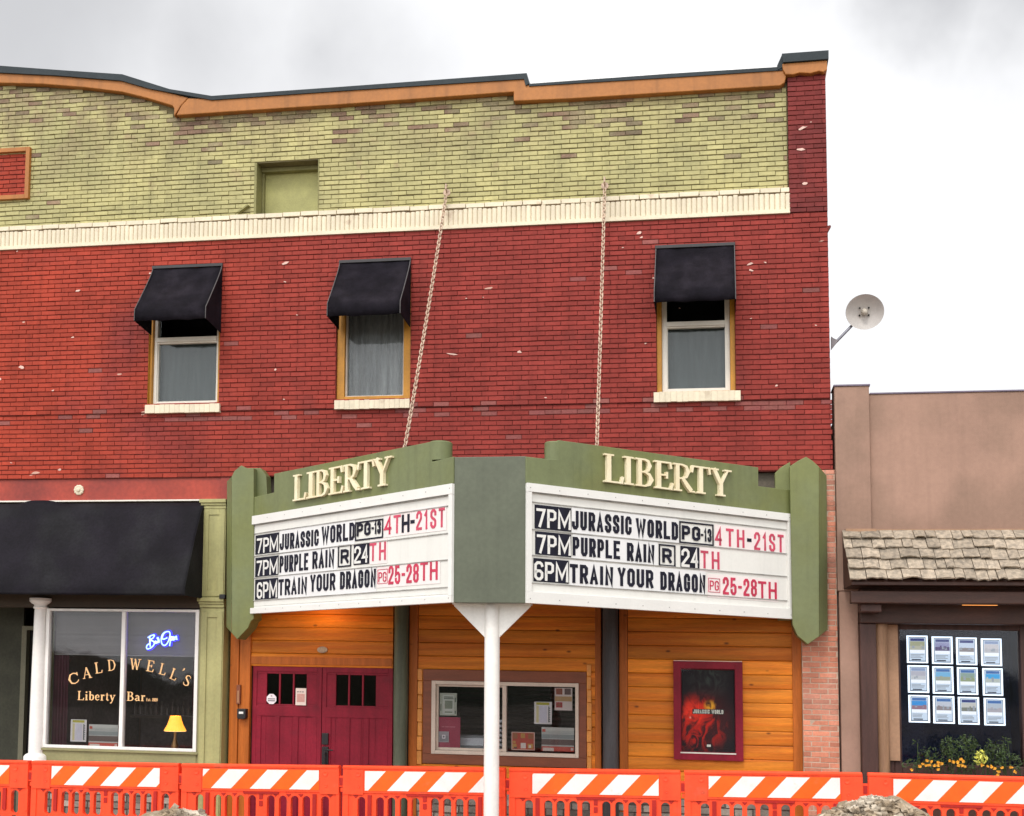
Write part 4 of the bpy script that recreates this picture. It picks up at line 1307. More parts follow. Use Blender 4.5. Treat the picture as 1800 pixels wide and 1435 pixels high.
RT = Side((xNR, -DN), (xFR, -DF)); LT = Side((xNL, -DN), (xFL, -DF))
SIDES = [
 dict(S=RT, name=[('L', 1056.7, 1092.5), ('I', 1090.8, 1111), ('B', 1111.7, 1145), ('E', 1144.5, 1179), ('R', 1178, 1216), ('T', 1211, 1244.5), ('Y', 1244.5, 1281)], ny=(1057, 798, 848),
  fas=[(923.8, 803), (966, 808), (980, 808), (980, 774), (1332, 822), (1332, 855), (1389, 862), (1389, 907), (923.8, 850)], cyl=(967, 995, 774, 809),
  blocks=[(939.5, 1003.6, 887, 929), (940.5, 1003.6, 934, 974.5), (937.4, 999.3, 981, 1022), (1195.8, 1228.7, 959.8, 999)],
  wt=[('7PM', 942, 1002.6, 893.5, 926.5), ('7PM', 943, 1002.6, 939.5, 972.5), ('6PM', 938.4, 998, 986.5, 1020), ('24', 1197, 1227.8, 964, 996.5)],
  ink=[('JURASSIC', 1004.8, 1109.5, 897.5, 930.5), ('WORLD', 1117.2, 1191.2, 911, 942.8), ('PG', 1198, 1230.2, 923.5, 948.5), ('-13', 1231.5, 1249.8, 928.6, 951.6), ('-', 1312.6, 1320.3, 934, 964),
       ('PURPLE', 1006, 1089.2, 943.7, 976.5), ('RAIN', 1101.5, 1149.6, 954, 986), ('R', 1163.6, 1180, 963.5, 989), ('TRAIN', 1001, 1077, 991.3, 1024.5), ('YOUR', 1085.5, 1147.6, 997.8, 1030), ('DRAGON', 1160.2, 1239.3, 1005, 1037)],
  pink=[('4TH', 1256.3, 1307.8, 927, 958.5), ('21ST', 1325, 1376.6, 935.4, 966.7), ('TH', 1231, 1263.8, 967.8, 998.8)],
  red=[('25-28', 1270, 1329.5, 1014.4, 1045), ('TH', 1332, 1364.5, 1021.6, 1051.5)],
  box=[(1193.6, 1253.8, 916, 954.5), (1157.6, 1186.8, 956.3, 994.8)], pgbox=(1244.6, 1265, 1016, 1040.8), pg=('PG', 1247, 1262.8, 1020.5, 1037.5),
  tiles=[(1004.5, 1192.5, 892, 937), (1006, 1156, 939, 982), (1001, 1240, 985, 1030)], ptiles=[(1256, 1380, 922, 963.5), (1229.5, 1266, 962, 1004), (1243, 1368, 1009, 1050)],
  rails=[(938, 882.7), (938, 930.8), (938, 976.3), (937, 1024.6)], fr_=(938, 865.8, 1041)),
 dict(S=LT, name=[('L', 520, 544.5), ('I', 543.5, 561.5), ('B', 558.7, 582.7), ('E', 582.7, 609.5), ('R', 608.5, 638.6), ('T', 634.2, 663.6), ('Y', 661, 693.8)], ny=(520, 837, 882.4),
  fas=[(798.2, 803), (774.5, 809), (760.5, 812), (760.5, 776.5), (483, 833), (483, 866), (440, 876), (440, 911.5), (798.2, 850)], cyl=(747, 774, 778, 809),
  blocks=[(449.7, 490.5, 942, 975.4), (449.4, 489.9, 981.3, 1014.7), (449, 489, 1019.7, 1054.8), (622.5, 649.6, 957, 993.8)],
  wt=[('7PM', 452.6, 489.8, 947.5, 973.5), ('7PM', 452.3, 489.2, 986.5, 1012.8), ('6PM', 452.8, 488.2, 1024.5, 1053), ('24', 624, 648.8, 961.5, 991.5)],
  ink=[('JURASSIC', 492.7, 560.8, 940, 967.5), ('WORLD', 566.3, 624, 926.5, 956.5), ('PG', 628, 651.8, 921, 943.7), ('-13', 654, 669.8, 917.5, 940), ('H', 707, 720.7, 905.5, 937), ('-', 722.4, 729.6, 902, 933),
       ('PURPLE', 492.4, 542.4, 978, 1007.2), ('RAIN', 550, 588, 970, 1000.5), ('R', 599.5, 613.3, 966.5, 991), ('TRAIN', 490.5, 540, 1019, 1047.3), ('YOUR', 546.2, 590, 1011.4, 1040.8), ('DRAGON', 598.6, 661.5, 1005.8, 1036.5)],
  pink=[('T', 692.6, 705, 906.5, 938.5), ('21ST', 732.5, 782.4, 899.5, 932.8), ('TH', 650.8, 679, 955.6, 987.2)],
  red=[('4', 676.3, 690.3, 909.5, 940.8), ('25-28', 683.6, 736.6, 995.6, 1028), ('TH', 739.6, 770, 989, 1021.6)],
  box=[(624.9, 674, 918.6, 951.7), (594.9, 617.8, 959.5, 998)], pgbox=(664.5, 682, 1001.6, 1027), pg=('PG', 666.3, 680, 1006.5, 1023.8),
  tiles=[(492.5, 624, 933, 974), (492.4, 593, 973, 1013), (489.5, 662, 1012, 1054)], ptiles=[(675.5, 785, 902, 945.5), (650.3, 681, 950, 993), (663, 774, 996, 1034)],
  rails=[(452, 938), (452, 977.5), (452, 1016), (451, 1055.8)], fr_=(450, 922.5, 1069))]

def fin(px_main, px_facet, px_side, d1=.32, d2=.20):
    # flat face with a receding facet on the outer side; px_facet = pairs of points (inner, outer)
    mb = MB()
    mb.prism([q(u, v, d1) for u, v in px_main], -d1, -.03)
    ins = [(*q(u, v, d1), -d1 + .001) for (u, v), _ in px_facet]; ous = [(*q(u, v, .10), -.10) for _, (u, v) in px_facet]
    n_ = len(ins)
    vs = [(x, y, z) for x, z, y in ins] + [(x, y, z) for x, z, y in ous] + [(x, -.03, z) for x, z, y in ins]
    fs = []
    for i in range(n_ - 1):
        fs += [(i, i + 1, n_ + i + 1, n_ + i)]
    fs += [(0, n_, 2 * n_), (n_ - 1, 3 * n_ - 1, 2 * n_ - 1)]
    mb.add(vs, fs)
    o = mb.build('end_fin', m_mgreen, mq, bevel=.006)
    mb = MB()
    mb.prism([q(u, v, d2) for u, v in px_side], -d2, -.031)
    mb.build('fin_flank', m_mgreen, o, bevel=.006)
fin([(1388, 820), (1403, 810), (1417, 803), (1428, 810), (1440, 821), (1440, 1119), (1420, 1133), (1402, 1118), (1393, 1098)], [((1440, 821), (1453, 836)), ((1440, 1119), (1455, 1107))],
    [(1362, 832), (1372, 822), (1389, 812), (1391, 1090), (1368, 1090)])
fin([(407, 838), (412, 828), (424, 818), (432, 823), (446, 823), (446, 1088), (441, 1092), (436, 1104), (417, 1124), (407, 1113)], [((407, 838), (399, 846)), ((407, 1113), (398, 1103))],
    [(445, 823), (458, 823), (468, 836), (470, 880), (445, 890)])

for D in SIDES:
    S = D['S']; f0 = S.fr()
    # fascia
    mb = MB()
    pprism(mb, S, [S.px(u, v) for u, v in D['fas']], -.045, .012)
    fas = mb.build('fascia', m_mgreen, mq, bevel=.006)
    u0, u1, v0, v1 = D['cyl']
    a0, z1_ = S.px(u0, v0); a1, _ = S.px(u1, v0); _, z0_ = S.px((u0 + u1) / 2, v1)
    r_ = abs(a1 - a0) / 2
    c = S.p0 + S.e * ((a0 + a1) / 2) + S.n * (.012 - r_)
    mb = MB(); mb.lathe([(r_, z0_), (r_, z1_ - .012), (r_ - .012, z1_)], (c.x, c.y, 0), 24)
    mb.build('rounded_end', m_mgreen, fas, smooth=True)
    rt = S.px(D['ny'][0], D['ny'][1])[1]; rb_ = S.px(D['ny'][0], D['ny'][2])[1]
    for ch, ua, ub in D['name']:
        vm = (D['ny'][1] + D['ny'][2]) / 2
        a, b = S.px(ua, vm)[0], S.px(ub, vm)[0]
        lo_, hi_ = min(a, b), max(a, b)
        mb = MB()
        if S is LT:      # this side is read from its far end towards the near one
            fr2 = lambda s, t, h, S=S: tuple(S.p0 + S.e * -s + S.n * (h + .013) + Vector((0, 0, t)))
            serif(mb, fr2, ch, -hi_, -lo_, rb_, rt, .042)
        else:
            fr2 = lambda s, t, h, S=S: tuple(S.p0 + S.e * s + S.n * (h + .013) + Vector((0, 0, t)))
            serif(mb, fr2, ch, lo_, hi_, rb_, rt, .042)
        mb.build('letter', m_ltr, fas)
    # display panel
    Lg = S.len
    mb = MB(); pbox(mb, S, .015, Lg - .0, zB + .012, zT - .01, -.14, .0)
    dp = mb.build('display_panel', m_panel, mq)
    zi1 = S.px(D['fr_'][0], D['fr_'][1])[1]; zi0 = S.px(D['fr_'][0], D['fr_'][2])[1]
    mb = MB()
    ew = .062
    pbox(mb, S, 0.0, Lg, zi1 + .0, zT, -.035, .035); pbox(mb, S, 0.0, Lg, zB, zi0 - .0, -.035, .035)
    pbox(mb, S, 0.0, ew, zi0 + .001, zi1 - .001, -.035, .032); pbox(mb, S, Lg - ew, Lg, zi0 + .001, zi1 - .001, -.035, .032)
    pbox(mb, S, .0, Lg, zi1 - .012, zi1 - .0035, -.03, .02, 1)
    for zz in (zT - .05, zB + .05):
        for k in range(11):
            a = .04 + (Lg - .08) * k / 10
            pbox(mb, S, a - .006, a + .006, zz - .006, zz + .006, .034, .038, 1)
    mb.build('sign_frame', [m_frame, m_rail], dp, bevel=.003)
    mb = MB()
    for (u, v) in D['rails']:
        z = S.px(u, v)[1]
        pbox(mb, S, ew + .01, Lg - ew - .01, z - .006, z + .004, .0, .012)
    pbox(mb, S, ew + .01, Lg - ew - .01, (zi0 + zB) / 2 + .06, (zi0 + zB) / 2 + .062, .0, .003)
    mb.build('letter_rail', m_rail, dp)
    def area(u0, u1, v0, v1):
        a = S.px(u0, (v0 + v1) / 2)[0]; b = S.px(u1, (v0 + v1) / 2)[0]
        z1, z0 = S.px(u0, v0)[1], S.px(u0, v1)[1]
        return min(a, b), max(a, b), z0, z1
    def clampa(t):
        return max(ew + .004, t[0]), min(Lg - ew - .004, t[1]), t[2], t[3]
    for key, mt_ in (('tiles', m_tile), ('ptiles', m_ptile)):
        for k, t in enumerate(D[key]):
            a0, a1, z0, z1 = clampa(area(*t)); mb = MB()
            pbox(mb, S, a0, a1, z0, z1, .002, .0045); mb.build('letter_strip', mt_, dp)
    for t in D['blocks']:
        a0, a1, z0, z1 = clampa(area(*t)); mb = MB()
        pbox(mb, S, a0, a1, z0, z1, .002, .007)
        mb.build('dark_tile', m_ink, dp)
    def txt(t, mt_, off, sw=.17, gap=.26):
        text, u0, u1, v0, v1 = t
        a0, a1, z0, z1 = area(u0, u1, v0, v1)
        mb = MB()
        if S is LT:
            fr2 = lambda s, t, h: tuple(S.p0 + S.e * -s + S.n * (h + off) + Vector((0, 0, t)))
            gothic(mb, fr2, text, -a1, -a0, z0, z1, sw, gap, .004)
        else:
            gothic(mb, S.fr(off), text, a0, a1, z0, z1, sw, gap, .004)
        mb.build('show_lettering', mt_, dp)
    for t in D['wt']: txt(t, m_frame, .0075, .145, .2)
    for t in D['ink']: txt(t, m_ink, .005, .215 if t[0] in ('PG', 'R') else (.185 if t[0] != '-' else .2))
    for t in D['pink']: txt(t, m_pink, .005, .14, .45)
    for t in D['red']: txt(t, m_redl, .005, .15, .30)
    for t, mm, w_ in [(b, m_ink, .018) for b in D['box']] + [(D['pgbox'], m_pink, .006)]:
        a0, a1, z0, z1 = area(*t); mb = MB()
        pbox(mb, S, a0, a1, z1 - w_, z1, .004, .009); pbox(mb, S, a0, a1, z0, z0 + w_, .004, .009)
        pbox(mb, S, a0, a0 + w_, z0 + w_, z1 - w_, .004, .009); pbox(mb, S, a1 - w_, a1, z0 + w_, z1 - w_, .004, .009)
        mb.build('rating_frame', mm, dp)
    txt(D['pg'], m_redl, .0055, .12)
# lamp set in the soffit over the doors
lx, lz = q(556, 1085, .35)
mb = MB(); mb.lathe([(.05, .0), (.05, .03), (.07, .05)], (lx, -.32, zB + .235), 16)
mb.build('soffit_lamp', mat('warm_lamp', (.9, .7, .4), .4, 0, emit=(1, .55, .2), es=4), mq)
pl_ = bpy.data.lights.new('soffit_light', 'POINT'); pl_.energy = 6; pl_.color = (1, .55, .2); pl_.shadow_soft_size = .06
po = bpy.data.objects.new('soffit_light', pl_); COL.objects.link(po)
po.parent = mq; po.location = sh((lx, -.22, zB + .15)) - ORG[mq]

# ------------------------------------------------------------------ white post under the marquee
xp = q(864.5, 1250, 2.42)[0]
rp = (q(878, 1250, 2.42)[0] - q(851.5, 1250, 2.42)[0]) / 2
post = thing('support_post', 'white steel post with triangular gussets holding up the marquee front', 'post', (xp, -2.42, -.26))
mb = MB(); mb.lathe([(rp, -.26 - GRADE), (rp, zB - .004)], (xp, -2.42, 0), 28)
mb.lathe([(.17, -.27), (.17, -.24)], (xp, -2.42, 0), 24)
mb.build('pole', m_white, post, smooth=True)
zg = q(864, 1121, 2.42)[1]
for sgn in (-1, 1):
    mb = MB(); mb.prism([(xp + sgn * (rp - .005), zB - .006), (xp + sgn * .43, zB - .006), (xp + sgn * .43, zB - .02), (xp + sgn * (rp - .005), zg)], -2.435, -2.405)
    mb.build('gusset', m_white, post, bevel=.002)
mb = MB(); mb.box(xp - .44, xp + .44, -2.49, -2.35, zB - .0055, zB + .018); mb.build('cap_plate', m_white, post, bevel=.003)

# ------------------------------------------------------------------ chains
m_chain = mat('painted_chain', (.52, .38, .28), .5, .2, 20)
def chain(a, b, lab):
    a, b = Vector(a), Vector(b)
    root = None
    n = int((b - a).length / .054)
    mb = MB()
    d = (b - a).normalized()
    x = d.cross(Vector((0, 1, 0))).normalized(); y = d.cross(x)
    for i in range(n):
        t = (i + .5) / n
        c = a.lerp(b, t) + Vector((0, 0, -.06 * 4 * t * (1 - t)))
        s_ = x if i % 2 else y
        pts = []
        s_ = (s_ * .8 + (y if i % 2 else -x) * .6).normalized()
        for k in range(10):
            an = 2 * math.pi * k / 10
            pts.append(c + d * math.cos(an) * .038 + s_ * math.sin(an) * .022)
        mb.tube(pts, .0075, 5, closed=True)
    # eye plate in the wall
    mb.lathe([(.05, -.02), (.05, .0), (.03, .02)], (a.x, a.y + .03, a.z), 12, axis='y')
    mb.tube([a + Vector((.0, .02, .0)), a + Vector((0, -.05, .03)), a + Vector((0, -.04, .09)), a + Vector((0, .03, .10))], .012, 6)
    o = mb.build('support_chain', m_chain, smooth=True)
    return tag(o, lab, 'chain', 'chains holding up the marquee')
xa, za = q(785, 338, .09); xb, zb_ = q(711, 790, 1.9)
chain((xa, -.09, za), (xb, -1.9, zb_), 'pale painted chain leaning left from the cream band down to the marquee')
xa, za = q(1063, 326, .09); xb, zb_ = q(1049, 790, 1.75)
chain((xa, -.09, za), (xb, -1.75, zb_), 'nearly upright pale chain running down to the right half of the marquee')

# ------------------------------------------------------------------ dish antenna on the corner
dd = -.5
cxd, czd = q(1519.5, 548.5, dd)
rd_ = (q(1553.5, 548, dd)[0] - q(1485.5, 548, dd)[0]) / 2
xa, za = q(1466, 604, dd)
ds = thing('satellite_dish', 'round grey dish antenna on an arm at the building corner', 'dish antenna', (xa, .5, za))
mb = MB()
n, nr = 36, 8
ax = (EYEP - Vector((cxd, -dd, czd))).normalized()
ax = (ax + Vector((.12, 0, -.02))).normalized()
sx = Vector((0, 0, 1)).cross(ax).normalized(); sy = ax.cross(sx)
cc = Vector((cxd, .5, czd))
for lay in (0, 1):
    for i in range(nr + 1):
        r_ = rd_ * max(.02, i / nr)
        for k in range(n):
            t = 2 * math.pi * k / n
            mb.v.append(cc + sx * r_ * math.cos(t) + sy * r_ * math.sin(t) * .93 + ax * (.10 * (i / nr) ** 2 - (.012 if lay else 0) - .05))
o1 = (nr + 1) * n
for i in range(nr):
    for k in range(n):
        a, b, c_, d_ = i * n + k, i * n + (k + 1) % n, (i + 1) * n + (k + 1) % n, (i + 1) * n + k
        mb.f += [[a, d_, c_, b], [o1 + a, o1 + b, o1 + c_, o1 + d_]]
mb.f += [[nr * n + k, o1 + nr * n + k, o1 + nr * n + (k + 1) % n, nr * n + (k + 1) % n] for k in range(n)]
mb.f.append(list(range(n)))
mb.mi = [0] * len(mb.f); mb.tn = [.5] * len(mb.f)
mb.build('reflector', mat('dish_grey', (.52, .49, .46), .5, .08, 4), ds, smooth=True)
mb = MB()
hub = []
for r_, h in ((.035, -.05), (.04, -.02), (.045, 0.0), (.03, .05), (.012, .06)):
    hub.append((r_, h))
for i, (r_, h) in enumerate(hub):
    for k in range(14):
        t = 2 * math.pi * k / 14
        mb.v.append(cc + sx * r_ * math.cos(t) + sy * r_ * math.sin(t) + ax * h)
for i in range(len(hub) - 1):
    for k in range(14):
        mb.f.append([i * 14 + k, i * 14 + (k + 1) % 14, (i + 1) * 14 + (k + 1) % 14, (i + 1) * 14 + k])
mb.f.append(list(range((len(hub) - 1) * 14, len(hub) * 14)))
mb.mi = [0] * len(mb.f); mb.tn = [.5] * len(mb.f)
mb.build('feed_hub', mat('hub_cream', (.55, .50, .42), .5), ds, smooth=True)
for sx_ in (-.058, .058):
    for sz in (-.045, .05):
        p = cc + sx * sx_ + sy * sz + ax * -.042
        mb = MB(); mb.tube([p, p + ax * .02], .012, 8)
        mb.build('bolt', m_black, ds)
mb = MB()
pe = cc + sx * (-.02) - sy * rd_ * .55 - ax * .1
pk = Vector(((*q(1486, 584, dd),))[0:1] + (.5,) + (q(1486, 584, dd)[1],))
pe = Vector((q(1497, 572, dd)[0], .55, q(1497, 572, dd)[1]))
mb.tube([(xa - .03, .5, za - .02), (q(1470, 601, dd)[0], .5, q(1470, 601, dd)[1]), pe, cc - ax * .1], .018, 10)
mb.build('arm', mat('galvanised_pipe', (.20, .20, .23), .4, .1, metal=.6), ds, smooth=True)
mb = MB(); mb.prism([q(1461, 593, dd), q(1464, 596, dd), q(1473, 600, dd), q(1468, 606, dd), q(1461, 615, dd)], .46, .54)
mb.build('wall_bracket', mat('bracket_grey', (.30, .27, .28), .5), ds)
# ------------------------------------------------------------------ stucco building next door
m_stuc = mat('tan_stucco', (.36, .22, .163), .85, .07, 1.2, .35, 130, col2=(.28, .175, .128), c2scale=.7, streak=.07, stain=((.22, .14, .108), .8, .5, .78, .5))
m_shake = mat('weathered_shake', (.35, .285, .213), .8, .22, 3, .3, 25, tone=.24, stretch=(7, 7, 1.2), col2=(.26, .215, .165), c2scale=2.5)
m_timb = mat('dark_timber', (.050, .020, .013), .55, .25, 2, .2, 25, stretch=(1, 6, 6))
m_timbv = mat('dark_timber_post', (.060, .026, .020), .55, .25, 2, .2, 25, stretch=(6, 6, .6))
m_tanlog = mat('tan_log', (.30, .17, .095), .6, .2, 2, .2, 25, stretch=(6, 6, .6))
m_tan = mat('tan_board', (.36, .21, .125), .7, .12, 2)
SX0 = q(1468, 900)[0]; SX1 = q(2150, 900)[0]
zP = q(1500, 681)[1]; zW = q(1650, 691)[1]
SXP = q(1530, 800, .06)[0]
stc = thing('stucco_building', 'low tan stucco building with a wood shake pent roof and dark timber window', 'building', ((SX0 + SX1) / 2, 0, 0))
WX = R(1583, 1108, 1795, 1345, -.12)
mb = MB(); plate(mb, SXP + .001, SX1, -.2, zW, .0, .30, [(WX[0] - .9, SX1 - 1.2, -.3, q(1650, 1045)[1])])
mb.box(SX1 - .3, SX1, .301, 12, -.2, zW - .3); mb.box(SX0 + .05, SX0 + .3, .301, 12, -.2, zW - .3); mb.box(SX0 + .05, SX1, 12.001, 12.3, -.2, zW - .3)
mb.box(SX0 + .05, SX1, .31, 12.3, zW - .299, zW - .2)
mb.build('stucco_wall', m_stuc, stc, bevel=.008)
mb = MB(); mb.box(SX0 + .01, SXP, -.06, .30, q(1500, 1040)[1], zP)
mb.box(q(1476, 1200)[0] + .005, q(1511, 1200, .05)[0], -.05, .30, -.2, q(1500, 1040)[1] - .001)
mb.build('stucco_pier', m_stuc, stc, bevel=.012)
mb = MB(); mb.box(SX0 + .0, SXP + .012, -.075, .31, zP + .001, zP + .02); mb.box(SXP + .013, SX1, -.015, .31, zW + .001, zW + .018)
mb.build('coping', mat('grey_violet_coping', (.16, .13, .18), .5), stc)
# pent roof with individually laid shakes
RD = .62
ze, zr_ = q(1650, 1024, RD + .06)[1], q(1650, 934, .07)[1]
xl_top, xl_bot = q(1478, 940, .08)[0], q(1494, 1022, RD + .05)[0]
rg = random.Random(21)
mb = MB()
def rp_(s, t, h=0.):     # s = x, t = 0 eave .. 1 ridge
    y = -(RD + .05) + (RD - .01) * t; z = ze + (zr_ - ze) * t
    nn = Vector((0, -(zr_ - ze), -(RD - .01))).normalized() * -1
    nn = Vector((0, -(zr_ - ze), RD - .01)).normalized()
    return (s, y + nn.y * h, z + nn.z * h)
rows = 5
for r_ in range(rows, -1, -1):
    pass
for r_ in range(rows):
    t0 = r_ / rows; 
    x = xl_bot + (xl_top - xl_bot) * t0 + rg.uniform(-.01, .01)
    while x < SX1 - .1:
        wv = rg.uniform(.095, .24)
        lo_t = t0 - rg.uniform(-.015, .03) if r_ else t0 - rg.uniform(.0, .012)
        hi_t = min(1.0, t0 + .34)
        th = rg.uniform(.045, .075)
        cup = rg.uniform(-.006, .012); tl = rg.uniform(-.006, .006)
        a, b = x + .004, x + wv - .004
        seg = 4
        vs = []
        for (tt, hh) in ((lo_t, th), (hi_t, .008), (lo_t, th - .02), (hi_t, -.004)):
            for k in range(seg + 1):
                s_ = k / seg
                bow = cup * (1 - (2 * s_ - 1) ** 2) * (1 if tt == lo_t else .3) + tl * (s_ - .5)
                ragged = (rg.uniform(-.006, .006) if tt == lo_t else 0) + (bow * 1.0 if tt == lo_t else 0)
                vs.append(rp_(a + (b - a) * s_, tt + ragged / .9, hh + bow + .010))
        n_ = seg + 1
        fs = []
        for k in range(seg):
            fs += [(k, k + 1, n_ + k + 1, n_ + k), (2 * n_ + k, k * 1 + 2 * n_ + 1, k + 1, k), (3 * n_ + k, 3 * n_ + k + 1, 2 * n_ + k + 1, 2 * n_ + k)]
        fs += [(0, n_, 3 * n_, 2 * n_), (seg, 2 * n_ + seg, 3 * n_ + seg, n_ + seg)]
        mb.add(vs, fs, 0, min(1, max(0, rg.gauss(.5, .25))))
        x += wv
mb.v += []
k0 = len(mb.v)
mb.add([rp_(xl_bot + .02, 0.01, -.004), rp_(SX1, 0.01, -.004), rp_(SX1, 1, -.004), rp_(xl_top + .02, 1, -.004), (xl_bot + .02, -RD - .04, ze - .03), (SX1, -RD - .04, ze - .03), (SX1, .0, ze - .03), (xl_top + .02, .0, ze - .03)],
       [(0, 1, 2, 3), (4, 7, 6, 5), (0, 4, 5, 1), (0, 3, 7, 4)], 1)
mb.build('shake_roof', [m_shake, m_timb], stc)
mb = MB(); mb.box(xl_top + .06, SXP + .05, -.10, -.061, zr_ - .03, zr_ + .03); mb.box(SXP + .051, SX1, -.05, -.001, zr_ - .015, zr_ + .03)
mb.build('roof_flashing', m_tan, stc)
# timber beam and post structure
zb0, zb1 = q(1650, 1062, .5)[1], q(1650, 1040, .5)[1]
mb = MB(); mb.sweep_x([(-.55, zb0), (-.38, zb0), (-.38, zb1), (-.55, zb1)], q(1495, 1050, .5)[0], SX1)
mb.build('timber_beam', m_timb, stc, bevel=.012)
mb = MB(); mb.sweep_x([(-.20, zb0 - .22), (-.02, zb0 - .22), (-.02, zb1 + .1), (-.20, zb1 + .1)], q(1512, 1080, .2)[0], SX1)
mb.build('timber_beam', m_timb, stc, bevel=.012)
mb = MB()
x0 = q(1512, 1200, .1)[0]; x1 = q(1541, 1200, .1)[0]
mb.box(x0, x1, -.16, .05, -.2, zb0 - .221)
mb.box(x0 - .02, x1 + .03, -.46, -.201, zb0 - .10, zb0 - .001)
mb.build('timber_post', m_timbv, stc, bevel=.012)
mb = MB()
xc = q(1550, 1200, .05)[0]
mb.lathe([(.085 * (1 + .03 * math.sin(k * 1.7)), -.2 + (zb0 + .0) * k / 12) for k in range(13)], (xc, -.01, 0), 20)
mb.build('log_post', m_tanlog, stc, smooth=True)
mb = MB(); x0, x1, _, _ = R(1560, 1200, 1580, 1210, -.05); mb.box(x0, x1, .04, .25, q(1570, 1338)[1], zb0 - .221)
mb.build('window_casing', m_tan, stc, bevel=.006)
mb = MB()
e = .09
mb.box(WX[0] - e, WX[0], .08, .25, WX[2] - .5, WX[3] + .10); mb.box(WX[1], WX[1] + e * 1.5, .08, .25, WX[2] - .5, WX[3] + .10)
mb.box(WX[0], WX[1], .08, .25, WX[3], WX[3] + .10)
mb.box(WX[0] - e, SX1 - 1.2, .081, .25, WX[3] + .101, zb0 + .2)
mb.box(WX[0] - .9, WX[0] - e - .001, .082, .25, -.2, zb0 + .2, 0)
mb.box(WX[1] + e * 1.5 + .001, SX1 - 1.2, .082, .25, -.2, WX[3] + .10)
mb.box(WX[0], WX[1], .08, .25, -.2, WX[2])
ww = mb.build('timber_window', m_timbv, stc, bevel=.008)
mb = MB(); mb.box(WX[0] - .004, WX[1] + .004, .14, .146, WX[2], WX[3] + .004)
mb.build('pane', glass('office_glass', (.9, .92, .95), .5), ww)
mb = MB(); mb.box(WX[0] - .3, WX[1] + .3, 2.0, 2.02, -.2, WX[3] + .4); mb.box(WX[0] - .32, WX[0] - .3, .26, 2.0, -.2, WX[3] + .4); mb.box(WX[1] + .3, WX[1] + .32, .26, 2.0, -.2, WX[3] + .4)
mb.box(WX[0] - .3, WX[1] + .3, .26, 2.0, WX[3] + .3, WX[3] + .32)
mb.build('office_room', mat('office_dim', (.028, .034, .075), .9, .3), ww)
# lamp strips washing the timber above the window
for u, v, d in ((1722, 1069, .3), (1712, 1092, .05)):
    x, z = q(u, v, d)
    mb = MB(); mb.box(x - .20, x + .20, -d - .03, -d + .0, z + .03, z + .045)
    o = mb.build('strip_lamp', mat('amber_strip', (.9, .5, .2), .4, 0, emit=(1, .36, .08), es=1.6), stc)

# backlit property cards hung in the window
m_cfr = mat('lit_acrylic', (.8, .8, .85), .3, 0, emit=(.80, .92, 1.0), es=1.5)
def em(name, c, s=1.0):
    return mat(name, (.05, .05, .05), .5, 0, emit=c, es=s)
m_cbase = em('lit_card', (.60, .70, .80), 1.15); m_cwhite = em('lit_white', (.98, .99, 1.0), 1.1); m_cdark = em('lit_ink', (.035, .045, .07)); m_cgrey = em('lit_grey_text', (.36, .39, .43))
m_hdr = [em('lit_navy', (.03, .045, .20)), em('lit_blue', (.05, .16, .42)), em('lit_slate', (.30, .37, .55))]
PHO = [((.40, .40, .25), (.50, .48, .36)), ((.33, .33, .52), (.12, .09, .20)), ((.62, .70, .82), (.26, .22, .21)), ((.66, .62, .62), (.56, .54, .55)),
       ((.52, .50, .55), (.62, .62, .62)), ((.20, .50, .75), (.40, .42, .30)), ((.30, .40, .33), (.33, .38, .20)), ((.06, .42, .80), (.55, .58, .50)),
       ((.03, .30, .72), (.32, .17, .22)), ((.60, .62, .68), (.30, .25, .25)), ((.62, .60, .54), (.22, .22, .17)), ((.50, .56, .62), (.46, .42, .44))]
HD = [0, 0, 0, 2, 2, 1, 1, 1, 1, 1, 0, 1]
NMS = ['green lawn', 'purple toned', 'grey house', 'nearly blank grey', 'pale grey', 'blue sky and field', 'green hillside', 'bright blue sky', 'deep blue sky', 'grey gabled house', 'beige interior', 'faded grey']
ROWN = ['top', 'middle', 'bottom']; COLN = ['first', 'second', 'third', 'last']
cu = [[(1594, 1631), (1638.2, 1674.7), (1681, 1717.4), (1724.8, 1761)], [(1595.8, 1633), (1639.5, 1676), (1682.8, 1719), (1727.5, 1763)], [(1597.3, 1634.5), (1640.5, 1678), (1684.5, 1721.5), (1730, 1767)]]
